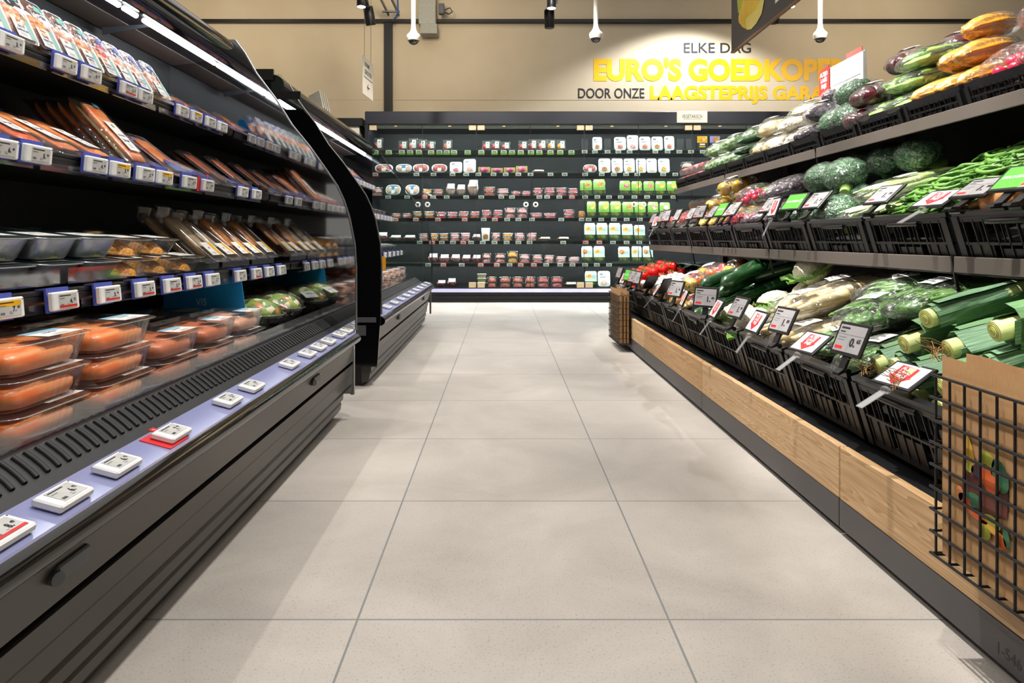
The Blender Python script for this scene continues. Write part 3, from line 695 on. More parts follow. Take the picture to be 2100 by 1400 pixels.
for n, (k, lines, ang, q) in enumerate((('r', ('ZALM',), 26, 2), ('r', ('GEROOKTE', 'ZALM'), 27, 3), ('d', ('ZALM',), 26, 3), ('d', ('ZALM', 'FILET'), 26, 2), ('g', ('NOORSE', 'ZALM'), 47, 5)), 1):
    y = 1.345+0.131*(n-1)+(0.03 if n == 5 else 0)
    for i in range(q):
        lb = f'flat pack of orange salmon, {nth(n)} column of the middle fish shelf, {("front", "second", "third", "fourth", "fifth")[i]} one'
        if k == 'g': lb = 'gold-board salmon pack reading NOORSE ZALM, standing upright on the middle fish shelf' if i == 0 else f'salmon pack standing {("", "directly", "second", "third", "fourth")[i]} behind the upright gold NOORSE ZALM pack'
        lean(salmons, (k if i == 0 or k != 'g' else 'd', lines), sx-GB-0.001-i*(0.055 if n < 5 else 0.031), y, zs, 0.26, ang, lb, 'salmon packs on the middle fish shelf')
for n, (k, a) in enumerate((('p', 26), ('o', 38), ('p', 27), ('p', 25), ('d', 36), ('p', 26), ('d', 38)), 1):
    for i in range(2):
        lean(sliced, k, sx-GB-0.036*i, 2.03+0.1115*(n-1), zs, 0.21, a, f'sliced fish pack with blue print, {nth(n)} column past the upright gold salmon pack, {("front", "back")[i]} one', 'sliced fish packs on the middle shelf')
sx, sz = SHELF[2]; zs = sz+0.0395
def flat(place, key, x, y, z, label, group, yaw=0.0):
    m_ = place is meals                              # the ready-meal shelf slopes towards the aisle
    place(key, (x, y, z+(0.011 if m_ else 0)), (0, R(7 if m_ else 1.5), R(yaw)), label, group)
y = 1.13
for n in range(1, 5):
    flat(meals, ('a' if n != 2 else 'r', ('MAALTIJD',) if n != 2 else ('ZALMSCHOTEL',), 0.046), sx-0.15, y, zs, f'clear ready-meal tray, {nth(n)} from the near end of the lowest fish shelf', 'ready-meal trays on the lowest fish shelf')
    if n > 1: flat(meals, ('a', ('OVENSCHOTEL',) if n == 2 else ('MAALTIJD',), 0.046), sx-0.155, y, zs+0.0535, f'clear ready-meal tray stacked on the {nth(n)} tray of the lowest fish shelf', 'ready-meal trays on the lowest fish shelf')
    y += 0.152
for n in (1, 2, 3):
    flat(meals, ('n', ('KIBBELING',), 0.044), sx-0.15, y, zs, f'clear tray of golden breaded nuggets, {nth(n)} in the bottom layer of the lowest fish shelf', 'nugget trays on the lowest fish shelf')
    if n < 3: flat(meals, ('n', ('LEKKERBEK',), 0.044), sx-0.155, y, zs+0.052, f'clear tray of golden breaded nuggets stacked on the {nth(n)} nugget tray', 'nugget trays on the lowest fish shelf')
    y += 0.152
y -= 0.01
for n in range(1, 6):
    for i in range(2):
        lean(clams, 'w' if n < 3 else 'b', sx-GB-0.06*i, y, zs+0.002, 0.266, 38+(n % 2)*4, f'clear fish pack leaning back, {nth(n)} column past the nugget trays, {("front", "back")[i]} one', 'leaning clear fish packs on the lowest fish shelf')
    y += 0.124
# bottom deck
zd = 0.3965
KN = {'s': 'orange salmon', 'm': 'pink trout', 'p': 'pale fish'}
lay = [(1.19, 's', ('ZALMFILET',), 3), (1.43, 's', ('ZALMFILET',), 3), (1.67, 'm', ('ZALMMOOT',), 2), (1.91, 'm', ('FORELFILET',), 2), (2.14, 'p', ('PANGAFILET',), 2)]
for c, (y, k, lines, nl) in enumerate(lay, 1):
    for i in range(nl):
        flat(delis, (k, lines), -0.858, y, zd+i*0.0575, f'{KN[k]} tray, {("bottom", "second", "third")[i]} layer of the {nth(c)} front stack in the nearer fridge well', 'fish trays in the bottom well')
    for i in range(nl):
        flat(delis, (k, lines), -1.052, y, zd+i*0.0575, f'{KN[k]} tray, {("bottom", "second", "third")[i]} layer of the {nth(c)} rear stack in the nearer fridge well', 'fish trays in the bottom well')
for n, (x, y) in enumerate(((-0.872, 2.405), (-0.872, 2.645), (-1.105, 2.41), (-1.105, 2.655)), 1):
    flat(bowls, 0, x, y, zd+0.0225, f'salad bowl under clear film, {("front one beside the blue VIS board", "front one beside the mirrored fridge end", "back one behind the first front bowl", "back one by the mirrored fridge end")[n-1]}', 'salad bowls in the bottom well', 20*n)
for n, (y) in enumerate((2.405, 2.645, 2.41, 2.655)):
    b = setp(MB().box((-0.075, -0.075, 0), (0.075, 0.075, 0.0165)).build('stacking_block', m_black), f'low black riser under the {("first front", "second front", "first back", "second back")[n]} salad bowl', 'riser', 'risers under the salad bowls'); b.location = ((-0.872, -0.872, -1.105, -1.105)[n], y, zd)
# the blue board
t = thing('shelf_sign', 'blue hooked plastic board reading VIS standing between the fish trays', 'sign', (-0.995, 2.285, zd))
Y = 2.285
pts = [(px_x(p, Y)+0.995, px_z(q, Y)-zd) for p, q in ((335, 572), (340, 569), (484, 568), (492, 572), (496, 582), (508, 672), (508, 700), (474, 700), (472, 664), (467, 647), (460, 638), (450, 635), (340, 635), (335, 631))]
m = MB().prism(pts, 0, 0.003); m.prism([(0.10, 0.0), (0.14, 0.0), (0.14, 0.05), (0.10, 0.05)], 0, 0.003)
m.build('board', P('#2aa6f0', 0.3, '#279fe6', scale=4), t)
MB().text('VIS', 0.034, on_my((px_x(413, Y)+0.995, -0.0006, px_z(626, Y)-zd)), 0, 0, 0.8).build('lettering', P('#f1f7fb', 0.5, '#e9f1f6'), t)

# farther fridge: smaller in the picture
def bulk(place, keyf, lv, ys, xo, z, ang, l, lab, grp):
    sx, sz = SHELF[lv]
    for n, y in enumerate(ys, 1):
        lean(place, keyf(n), sx-xo, y, sz+0.0395+z, l, ang, lab.format(nth(n)), grp)
bulk(sliced, lambda n: 'dop'[n % 3], 0, [4.75+0.125*k for k in range(9)], GB, 0, 44, 0.21, 'small meat pack leaning on the farther fridge\'s top shelf, {} from its near end', 'packs on the top shelf of the farther fridge')
bulk(meals, lambda n: (('n', 'b')[n % 2], ('VLEES',), 0.044), 1, [4.95+0.165*k for k in range(6)], 0.036, 0, 8, 0.21, 'clear meat tray on the farther fridge\'s middle shelf, {} from its near end', 'trays on the middle shelf of the farther fridge')
bulk(meals, lambda n: ('r', ('VLEES',), 0.046), 2, [4.95+0.165*k for k in range(6)], 0.036, 0, 6, 0.21, 'clear meat tray on the farther fridge\'s lowest shelf, {} from its near end', 'trays on the lowest shelf of the farther fridge')
for n in range(8):
    for i in range(2):
        flat(delis, ('p', ('PANGAFILET',)), -0.86, 3.73+n*0.25, zd+i*0.0575, f'pale meat tray in the farther fridge\'s well, {nth(n+1)} from its near end, {("lower", "upper")[i]} layer', 'trays in the well of the farther fridge')
o = setp(MB().prism(rrect(0.09, 0.16, 0.012, 4), -0.0015, 0.0015, 'z').build('shelf_sign', P('#f0a818', 0.4, '#e8a014')), 'yellow-orange plastic board standing among the packs in the farther fridge', 'sign')
o.location = (-0.86, 4.605, zd+0.175); o.rotation_euler = (pi/2, 0, 0)
# ------------------------------------------------------------------ the glass-door cooler along the back wall
YF = 7.95
def zc(py): return px_z(py, 8.07)
SROW = [1.757, 1.491, 1.225, 0.962, 0.693, 0.430]
X0, X1 = -1.59, 4.72
cool = thing('glass_door_cooler', 'long black cooler with glass doors standing under the wall lettering', 'cooler', (1.5, YF, 0))
CB = lambda name, mats, mb: mb.build(name, mats, cool, True)
m_header = P('#23242b', 0.35, '#1f2027', scale=2)
CB('header', m_header, MB().cbox((X0, YF, 2.06), (X1, 8.86, 2.21), 0.008))
CB('back_panel', P('#0d0f0e', 0.5, '#0b0d0c', scale=2), MB().box((X0+0.04, 8.70, 0.13), (X1-0.04, 8.74, 2.06)))
CB('insulated_back', m_deep, MB().box((X0, 8.741, 0.0), (X1, 8.86, 2.06)))
for xx in (X0, X1-0.04): CB('side_panel', m_header, MB().box((xx, YF, 0.0), (xx+0.04, 8.74, 2.06)))
k = MB().prism([(YF+0.01, 0.0), (YF+0.01, 0.035), (YF, 0.04), (YF, 0.075), (YF+0.006, 0.078), (YF+0.006, 0.083), (YF, 0.086), (YF, 0.108), (YF+0.02, 0.115), (8.70, 0.115), (8.70, 0.0)], X0+0.04, X1-0.04, 'x')
CB('base_panel', m_black, k)
CB('price_rail', P('#c9c9e6', 0.25, '#b9bade', scale=3), MB().prism([(YF+0.005, 0.117), (YF+0.016, 0.158), (YF+0.022, 0.158), (YF+0.022, 0.117)], X0+0.045, X1-0.045, 'x'))
CB('deck', m_black, MB().box((X0+0.04, YF+0.06, 0.116), (X1-0.04, 8.70, 0.162)))
for q, z in enumerate(SROW):
    s = MB().box((X0+0.05, 8.085, z+0.004), (X1-0.05, 8.66, z+0.016)); s = CB('shelf', P('#5c5f5e', 0.3, '#555857', metal=0.4), s)
    t = MB().box((X0+0.05, 8.078, z-0.018), (X1-0.05, 8.083, z+0.016)).build('ticket_rail', m_black, s); t.data.transform(Matrix.Translation(-cool.location))
    t = MB().box((X0+0.05, 8.083, z+0.0165), (X1-0.05, 8.085, z+0.045)).build('clear_lip', m_plexi, s); t.data.transform(Matrix.Translation(-cool.location))
m_cled = glow('cooler_led', '#f2f6ff', 95.0)
for z in [2.052]+SROW:
    o = CB('led_strip', m_cled, MB().tube([(X0+0.06, 8.094, z-0.012), (X1-0.06, 8.094, z-0.012)], 0.0050, 6))
CB('lamp_cover', P('#d8d8d4', 0.4, '#cfcfcb'), MB().prism([(8.02, 2.059), (8.035, 2.025), (8.06, 2.025), (8.065, 2.059)], X0+0.05, X1-0.05, 'x'))
m_beige = P('#c9b592', 0.45, '#c0ac89'); m_ringw = P('#eceae6', 0.35, '#e2e0dc')
DW = 0.627
for n in range(10):
    x0 = -1.55+DW*n; x1 = x0+DW
    if x1 > X1: break
    d = MB().box((x0+0.004, 7.986, 0.165), (x1-0.004, 7.992, 2.055)); d = CB('door', m_glass, d); d['label'] = 'clear glass door'
    def sub(name, mat, mb): o = mb.build(name, mat, d); o.data.transform(Matrix.Translation(-cool.location)); return o
    out = x0 if n % 2 == 0 else x1; sg = 1 if n % 2 == 0 else -1
    for z0 in (1.995, 0.168):
        a, c = sorted((out+sg*0.008, out+sg*0.092)); sub('hinge_block', m_beige, MB().cbox((a, 7.972, z0), (c, 8.0, z0+0.062), 0.003))
    a = (x0+x1)/2; sub('clip', m_beige, MB().box((a-0.018, 7.978, 2.037), (a+0.018, 7.998, 2.057)))
    e = (x1 if n % 2 == 0 else x0)
    sub('edge_seal', m_black, MB().box((e-0.006, 7.984, 0.165), (e+0.0, 7.994, 2.055)) if n % 2 == 0 else MB().box((out-0.010, 7.984, 0.165), (out-0.004, 7.994, 2.055)))
    hx = e-sg*0.056; ring = []
    for i in range(24):
        A = 2*pi*i/24; ring.append([(hx+(0.023+0.008*cos(B))*cos(A), 7.974+0.010*sin(B), zc(420)+(0.023+0.008*cos(B))*sin(A)) for B in (2*pi*j/8 for j in range(8))])
    rb = MB(); ring.append(ring[0]); rb.ring(ring, 0, True, False, False); sub('ring_handle', m_ringw, rb)
t = thing('category_sign', 'small cream sign reading VEGETARISCH on the black cooler header', 'sign', (px_x(1419, YF), YF-0.004, 2.145))
MB().cbox((-0.177, -0.006, -0.070), (0.177, 0.003, 0.068), 0.003).build('board', P('#c9c1b1', 0.5, '#c2baa9', scale=3), t)
m = MB().text('VEGETARISCH', 0.060, on_my((0, -0.0065, -0.018)), 0, 0.0006, 0.62); m.quad(on_my((0, -0.0065, 0)), -0.105, -0.033, 0.105, -0.030)
m.build('lettering', m_ink, t)

# goods behind the glass: each standing upright, front to +x, foot at z = 0
FOOD = {'red': V(('#c23f48', '#d25c64', '#ae343d', '#e08a8b'), 55, 0.35, 0.3), 'mince': V(('#c85443', '#d87562', '#b64536', '#e0917f'), 120, 0.4, 0.4), 'pink': V(('#de8280', '#eaa19c', '#d26e6d', '#f1bcb6'), 45, 0.35, 0.3),
        'orange': V(('#d98a2e', '#e7a448', '#c8761f', '#f0bd6e'), 70, 0.4, 0.4), 'pale': V(('#eec3b0', '#f4d5c6', '#e6b09c', '#f0cdbd'), 40, 0.35, 0.3), 'brown': V(('#a9642f', '#c17d3d', '#8f4f24', '#d09a58'), 80, 0.5, 0.4)}
def cooler_pack(key):
    kind, a = key
    nm = {'box': 'meat_box', 'vac': 'vacuum_pack', 'oval': 'oval_meat_tray', 'wt': 'white_tray', 'gt': 'green_tray', 'mt': 'mint_tray', 'bag': 'meat_bag', 'gold': 'gold_board_pack', 'car': 'carton', 'pouch': 'pouch', 'tub': 'tub', 'jar': 'jar', 'pusher': 'clear_pusher'}[kind]
    t = thing(nm, 'x', nm.replace('_', ' '))
    if kind == 'box':           # two clear tubs on top of each other, 0.125 wide, 0.095 high
        for z in (0.0, 0.047):
            o = lumps(0.108, 0.085, 0.030, z+0.002, 0.008, 70, z*40); o.build('meat_filling', FOOD[a], t)
            s = tray_shell(0.118, 0.094, 0.040, 0.0008, 0.92, 0.004, 36); s.v = [(x, y, zz+z) for x, y, zz in s.v]; s.build('shell', m_clear, t)
        MB().box((-0.03, -0.035, 0.0885), (0.03, 0.035, 0.0895)).build('lid_label', m_paper, t)
    elif kind == 'vac':
        MB().prism(rrect(0.10, 0.004, 0.001, 1), 0, 0.14, 'z').build('film', clear('dark_film', tint='#9aa5a2', gloss=0.12, rough=0.12, edge=0.5, haze=0.06), t)
        MB().ball((0.006, -0.004, 0.048), (0.014, 0.042, 0.046), 14, 8, 0, lambda p: 1+0.15*n3(p[0]*2, p[1]*2, p[2]*2)).build('meat', FOOD[a], t)
        m = MB().quad(on_px((0.022, 0.012, 0.066)), -0.022, -0.044, 0.022, 0.05, 0); m.quad(on_px((0.0225, 0.012, 0.066)), -0.006, 0.018, 0.006, 0.030, 1); m.quad(on_px((0.0225, 0.012, 0.066)), -0.014, -0.026, -0.008, -0.020, 1); m.quad(on_px((0.0225, 0.012, 0.066)), 0.006, -0.026, 0.012, -0.020, 1)
        m.build('label_print', [m_paper, m_ink], t)
    elif kind == 'oval':        # 0.22 wide, 0.12 high
        n = 36; E = lambda s, x: [(x, 0.11*s*math.copysign(abs(cos(b))**0.7, cos(b)), 0.06+0.06*s*math.copysign(abs(sin(b))**0.8, sin(b))) for b in (2*pi*i/n for i in range(n))]
        MB().ring([E(0.8, -0.02), E(0.95, 0.0), E(1.0, 0.004), E(0.88, 0.004), E(0.8, -0.008)]).build('tray', m_white, t)
        for s in (-1, 1): MB().ball((0.0, s*0.052, 0.058), (0.012, 0.042, 0.042), 16, 8, 0, lambda p: 1+0.05*n3(p[0]*4, p[1]*4, p[2]*4)).build('patty', FOOD[a], t)
        m = MB().quad(on_px((0.0135, 0, 0.06)), -0.026, -0.05, 0.026, 0.01, 0); m.quad(on_px((0.0137, 0, 0.06)), -0.022, 0.0, 0.022, 0.036, 1); m.build('label_print', [m_paper, P('#e4572e', 0.5, '#dc4f27') if a != 'pale' else P('#2f7fc4', 0.5, '#2a77ba')], t)
        q = E(0.93, 0.012); MB().add(q, [tuple(range(n))]).build('film', m_film, t)
    elif kind in ('wt', 'gt', 'mt'):      # 0.13 wide, 0.17 high
        col = {'wt': m_white, 'gt': P('#7fa648', 0.45, '#6c973a', 8), 'mt': P('#bccfc5', 0.45, '#b0c6ba', 8)}[kind]
        o = lambda s, x: [(x, y*s, 0.085+z*s) for z, y in even(rrect(0.13, 0.17, 0.024, 6), 40)]
        if kind == 'wt':
            MB().ring([o(0.86, -0.03), o(0.97, -0.004), o(1.0, 0.0), o(0.95, 0.0015), o(0.93, -0.001)]).build('tray', col, t)
        else:
            MB().ring([o(0.86, -0.035), o(0.97, -0.004), o(1.0, 0.0), o(0.97, 0.001)]).build('tray', clear('green_tint_shell', tint='#cfe3d2', gloss=0.08, rough=0.1, edge=0.5, haze=0.12, hcol='#4f9a63'), t)
            MB().ball((-0.012, 0, 0.045), (0.012, 0.052, 0.032), 14, 8, 0, lambda p: 1+0.1*n3(p[0]*4, p[1]*4, p[2]*4)).build('filling', FOOD[a], t)
            s = MB().prism([(y, z) for y, z in [(-0.062, 0.055), (0.062, 0.055), (0.062, 0.145), (0.052, 0.168), (-0.052, 0.168), (-0.062, 0.145)]], 0.002, 0.0035, 'x'); s.build('sleeve', col, t)
        m = MB(); M = on_px((0.0040, 0, 0))
        zc_ = 0.045 if kind == 'wt' else 0.112; yc = 0.0 if kind == 'wt' else (0.018 if kind == 'gt' else -0.022)
        m.poly(M, [(yc+0.030*cos(b), zc_+0.026*sin(b)) for b in (2*pi*i/18 for i in range(18))], 0)
        if kind == 'wt':
            m.quad(M, -0.045, 0.128, -0.012, 0.145, 1, -0.0002); m.quad(M, -0.045, 0.108, 0.03, 0.112, 1, -0.0002); m.quad(M, -0.045, 0.098, 0.02, 0.102, 1, -0.0002)
        else:
            m.quad(M, -0.05, 0.138, -0.008, 0.158, 2, -0.0002); m.quad(M, -0.056, 0.060, 0.056, 0.068 if kind == 'mt' else 0.085, 3, -0.0003)
            if kind == 'mt':
                for i in range(3): m.quad(M, 0.004, 0.118-i*0.012, 0.05, 0.122-i*0.012, 4, -0.0002)
        m.build('label_print', [FOOD[a], m_lines, m_white, {'gt': P('#6ba23a', 0.5, '#5f9633'), 'mt': P('#eef3f0', 0.5, '#e4ebe7'), 'wt': m_white}[kind], P('#3f8f7c', 0.5, '#398571')], t)
    elif kind == 'bag':          # 0.15 wide, 0.10 high
        MB().ball((-0.02, 0, 0.046), (0.038, 0.072, 0.044), 18, 10, 0, lambda p: 1+0.12*n3(p[0]*3, p[1]*3, p[2]*3)).build('meat', FOOD[a], t)
        MB().ball((-0.02, 0, 0.048), (0.042, 0.076, 0.047), 20, 12, 0, lambda p: 1+0.10*n3(p[0]*5, p[1]*5, p[2]*5)).build('film', m_bag, t)
        MB().sheet(lambda u, v: (-0.016+0.044*math.sqrt(max(0, 1-((u-0.42)*1.1)**2-(v*0.9)**2)), (u-0.42)*0.11, 0.056+v*0.040), 8, 5).build('label_print', m_paper, t)
    elif kind == 'gold':
        MB().cbox((-0.004, -0.065, 0), (0.0, 0.065, 0.072), 0.001).build('board', gold, t)
        MB().ball((0.006, 0, 0.034), (0.012, 0.044, 0.030), 14, 8, 0, lambda p: 1+0.2*n3(p[0]*2, p[1]*2, p[2]*2)).build('meat', V(('#d1477f', '#e06a97', '#c23a70', '#eaa0ba'), 30, 0.3, 0.2), t)
    elif kind == 'car':
        MB().cbox((-0.04, -0.055, 0), (0.0, 0.055, 0.135), 0.002).build('box', P('#26262a', 0.45, '#2c2c30'), t)
        m = MB().quad(on_px((0.0006, 0, 0)), -0.053, 0.072, 0.053, 0.132, 0); m.poly(on_px((0.001, 0.012, 0.102)), [(0.036*cos(b), 0.026*sin(b)) for b in (2*pi*i/16 for i in range(16))], 1); m.quad(on_px((0.0006, 0, 0)), -0.026, 0.050, 0.030, 0.064, 2); m.quad(on_px((0.0006, 0, 0)), -0.03, 0.030, 0.034, 0.042, 0)
        m.build('label_print', [m_yellow if a == 'orange' else P('#8f86c4', 0.5, '#877eba'), FOOD[a], m_white], t)
    elif kind == 'pouch':
        MB().sheet(lambda u, v: (0.02*sin(pi*u)*(1-v)**0.6, (u-0.5)*0.11*(0.85+0.15*v), v*0.145), 10, 10).build('front', m_white, t)
        MB().sheet(lambda u, v: (-0.02*sin(pi*u)*(1-v)**0.6-0.001, (u-0.5)*0.11*(0.85+0.15*v), v*0.145), 10, 10).build('back', m_white, t)
        MB().ball((0.012, 0, 0.045), (0.012, 0.034, 0.036), 12, 8).build('window_print', FOOD[a], t)
    elif kind == 'tub':
        for z in (0, 0.045, 0.09):
            MB().lathe([(0.040, z), (0.050, z+0.036), (0.053, z+0.036), (0.053, z+0.042), (0.0, z+0.042)], 20).build('tub_body', P('#dcd6bd', 0.5, '#d4ceb4'), t)
    elif kind == 'jar':
        MB().lathe([(0.034, 0), (0.036, 0.01), (0.036, 0.06), (0.03, 0.066)], 18).build('glass', FOOD['brown'], t); MB().lathe([(0.033, 0.066), (0.033, 0.08), (0, 0.08)], 18).build('lid', gold, t)
    elif kind == 'pusher':
        MB().box((-0.003, -0.035, 0), (0, 0.035, 0.12)).build('front', m_clear, t); MB().box((-0.12, -0.001, 0), (-0.0035, 0.001, 0.012)).build('track', m_clear, t)
    return t
NOM = {'box': (0.126, 0.096), 'vac': (0.10, 0.14), 'oval': (0.22, 0.12), 'wt': (0.13, 0.17), 'gt': (0.13, 0.17), 'mt': (0.13, 0.17), 'bag': (0.15, 0.10), 'gold': (0.13, 0.072), 'car': (0.11, 0.135), 'pouch': (0.11, 0.145), 'tub': (0.106, 0.132), 'jar': (0.072, 0.08), 'pusher': (0.07, 0.12)}
WORD = {'box': 'clear stacked meat box', 'vac': 'vacuum-packed meat with white label', 'oval': 'white oval meat tray', 'wt': 'white veggie tray', 'gt': 'green-sleeved veggie tray', 'mt': 'mint-sleeved veggie tray', 'bag': 'pink pillow meat bag', 'gold': 'meat pack on gold board', 'car': 'dark carton', 'pouch': 'white stand-up pouch', 'tub': 'stack of cream tubs', 'jar': 'small jar', 'pusher': 'empty clear pusher'}
goods = Place(cooler_pack)
ROWS = [
 [('vac', 'red', 776, 26), ('vac', 'red', 827, 20), ('vac', 'pink', 847, 25), ('vac', 'red', 866, 23), ('vac', 'red', 884, 20), ('vac', 'mince', 918, 22), ('vac', 'red', 998, 20), ('vac', 'red', 1017, 21), ('vac', 'red', 1037, 18), ('vac', 'red', 1073, 20), ('vac', 'red', 1093, 23), ('vac', 'pink', 1112, 23), ('vac', 'orange', 1131, 23), ('vac', 'orange', 1151, 22),
  ('pusher', '', 1199, 24), ('wt', 'brown', 1225, 28), ('pusher', '', 1246, 24), ('wt', 'mince', 1272, 28), ('wt', 'pink', 1298, 32), ('wt', 'mince', 1323, 29), ('wt', 'brown', 1348, 29), ('wt', 'mince', 1373, 30), ('pusher', '', 1395, 24), ('pusher', '', 1414, 24), ('car', 'orange', 1440, 30), ('car', 'brown', 1466, 30)],
 [('oval', 'red', 787, 18), ('oval', 'pale', 828, 18), ('oval', 'red', 863, 18), ('oval', 'red', 901, 18), ('wt', 'red', 935, 23), ('wt', 'pink', 963, 29), ('gold', 'x', 993, 12), ('gold', 'x', 1019, 10), ('gold', 'x', 1045, 11), ('gold', 'x', 1070, 14), ('bag', 'pink', 1104, 8), ('oval', 'red', 1210, 17), ('wt', 'brown', 1240, 30), ('wt', 'brown', 1266, 30), ('wt', 'orange', 1291, 30), ('wt', 'orange', 1315, 30), ('wt', 'pale', 1337, 30), ('wt', 'orange', 1362, 30), ('box', 'pale', 1409, 24)],
 [('box', 'pink', 773, 18), ('oval', 'pale', 806, 22), ('oval', 'pale', 845, 22), ('box', 'orange', 876, 14), ('box', 'mince', 899, 14), ('bag', 'pale', 924, 26), ('bag', 'pale', 945, 24), ('bag', 'pale', 970, 34), ('box', 'mince', 1004, 19), ('box', 'pink', 1031, 15), ('box', 'red', 1058, 10), ('box', 'red', 1079, 10), ('box', 'red', 1103, 16), ('box', 'red', 1127, 17), ('box', 'red', 1151, 17), ('box', 'red', 1175, 16),
  ('gt', 'brown', 1202, 32), ('gt', 'brown', 1229, 34), ('gt', 'red', 1282, 31), ('gt', 'orange', 1306, 30), ('gt', 'mince', 1331, 30), ('gt', 'orange', 1355, 30), ('gt', 'orange', 1379, 30)],
 [('box', 'mince', 813, 10), ('box', 'red', 835, 10), ('box', 'brown', 857, 14), ('box', 'brown', 881, 14), ('box', 'red', 905, 13), ('box', 'red', 928, 13), ('box', 'mince', 951, 14), ('box', 'mince', 974, 14), ('box', 'red', 998, 17), ('box', 'red', 1021, 17), ('box', 'pink', 1046, 22), ('box', 'pink', 1071, 22), ('box', 'red', 1100, 11), ('box', 'red', 1128, 11), ('box', 'red', 1167, 18), ('jar', '', 1193, 14),
  ('gt', 'orange', 1213, 34), ('gt', 'orange', 1239, 34), ('gt', 'orange', 1263, 34), ('gt', 'brown', 1288, 33), ('gt', 'orange', 1313, 33), ('gt', 'pink', 1340, 33), ('gt', 'pale', 1364, 32)],
 [('bag', 'red', 783, 18), ('bag', 'red', 811, 12), ('bag', 'red', 840, 12), ('box', 'pink', 869, 16), ('box', 'orange', 891, 16), ('box', 'brown', 911, 16), ('box', 'pink', 933, 17), ('box', 'pink', 955, 17), ('bag', 'pink', 977, 14), ('pouch', 'brown', 996, 26), ('box', 'pink', 1017, 17), ('box', 'orange', 1041, 17), ('box', 'pink', 1066, 17), ('box', 'pink', 1090, 17), ('bag', 'orange', 1117, 8), ('bag', 'brown', 1155, 8),
  ('mt', 'orange', 1210, 36), ('mt', 'orange', 1235, 36), ('mt', 'orange', 1261, 36), ('mt', 'orange', 1287, 34), ('mt', 'orange', 1312, 32)],
 [('bag', 'red', 888, 20), ('bag', 'pink', 911, 18), ('bag', 'pink', 934, 18), ('bag', 'red', 956, 17), ('bag', 'red', 977, 17), ('box', 'pink', 998, 21), ('box', 'pink', 1026, 21), ('box', 'orange', 1051, 26), ('box', 'pink', 1076, 19), ('box', 'pink', 1102, 18), ('box', 'pink', 1126, 17), ('box', 'pink', 1150, 14), ('box', 'pink', 1177, 13), ('mt', 'brown', 1204, 34), ('mt', 'orange', 1229, 34), ('mt', 'brown', 1280, 33), ('mt', 'orange', 1306, 34), ('mt', 'brown', 1329, 34)],
 [('bag', 'red', 905, 14), ('bag', 'red', 926, 18), ('tub', '', 988, 27), ('box', 'mince', 1009, 22), ('box', 'mince', 1036, 22), ('box', 'mince', 1062, 22), ('box', 'mince', 1087, 22), ('box', 'red', 1114, 22), ('box', 'red', 1142, 22), ('bag', 'brown', 1170, 10), ('mt', 'orange', 1212, 32), ('wt', 'pale', 1239, 32)]]
RN = ['top', 'second', 'third', 'fourth', 'fifth', 'sixth', 'bottom']
SC_ = 8.12/F
for q, row in enumerate(ROWS):
    z = SROW[q]+0.0165 if q < 6 else 0.1625
    cnt = {}
    for i, (kind, a, px, hp) in enumerate(row):
        cnt[kind] = cnt.get(kind, 0)+1
        w0, h0 = NOM[kind]; sz_ = hp*SC_/h0
        gap = min([abs(px-p[2]) for j, p in enumerate(row) if j != i])
        wid = min(gap*SC_*0.94, {'oval': 0.215, 'bag': 0.15, 'box': 0.15}.get(kind, w0*1.12))
        b = {'wt': 9, 'gt': 9, 'mt': 9, 'oval': 14, 'vac': 8, 'gold': 12}.get(kind, 0)
        y = {'box': 8.15, 'bag': 8.16, 'tub': 8.16, 'jar': 8.14, 'oval': 8.125, 'wt': 8.13, 'gt': 8.135, 'mt': 8.135}.get(kind, 8.12)
        zz = z+0.004+(abs(0.03*sin(R(b))) if b else 0)
        goods((kind, a), (px_x(px, y), y, zz), (0, -R(b), -pi/2), f'{nth(cnt[kind])} {WORD[kind]} from the left on the glass cooler\'s {RN[q]} shelf', f'{WORD[kind]} row, {RN[q]} cooler shelf', (min(1, 0.75+0.25*sz_), wid/w0, sz_))
# tags on the cooler shelves
def ctag_proto(key):
    t = thing('price_tag', 'x', 'price tag')
    MB().cbox((-0.004, -0.034, -0.018), (0.004, 0.034, 0.018), 0.002).build('case', m_white, t)
    m = MB().quad(on_px((0.0045, 0, 0)), -0.026, -0.012, 0.026, 0.012, 0); M = on_px((0.0047, 0, 0))
    m.quad(M, -0.022, 0.003, 0.010, 0.007, 1); m.quad(M, 0.002, -0.008, 0.020, -0.001, 1); m.quad(M, -0.022, -0.009, -0.008, -0.004, 1)
    m.build('display', [m_eink, m_ink], t)
    if key == 'g': setp(MB().box((-0.006, -0.040, -0.034), (-0.0045, 0.040, 0.012)).build('green_card', P('#8fc31f', 0.45, '#86b81c'), t), 'bright green card')
    if key == 'r':
        b = MB().box((-0.006, -0.044, -0.026), (-0.0045, 0.044, 0.026)); b.box((-0.006, 0.012, 0.026), (-0.0045, 0.044, 0.034)); setp(b.build('promotion_card', m_red, t), 'red promotion card')
    return t
ctag = Place(ctag_proto)
CT = ['770g 797g 824g 841g 859g 884g 901g 916g 931g 959g 987g 1014g 1033g 1050g 1068g 1089g 1106g 1129g 1149g 1172g 1199 1220 1246 1268 1291 1344 1369 1393 1417 1441',
      '770r 854 889 928 956 981 1012 1037 1063 1088 1129 1158 1200 1234 1259 1284 1307 1360 1385', '796 835 871r 888 916 956 987 1028 1050 1106 1122 1147 1173r 1200 1225 1249 1273 1301 1327 1352 1381',
      '811r 853r 898r 953r 992 1015r 1040 1063 1091 1151 1193 1207 1233 1259 1285 1312', '861 886r 906 929 950r 966 990 1014 1039 1063 1086 1155 1201r 1229r 1257 1285 1311 1337', '878 909r 947 986r 1019r 1045 1068r 1095r 1120 1149 1174 1200 1224 1249']
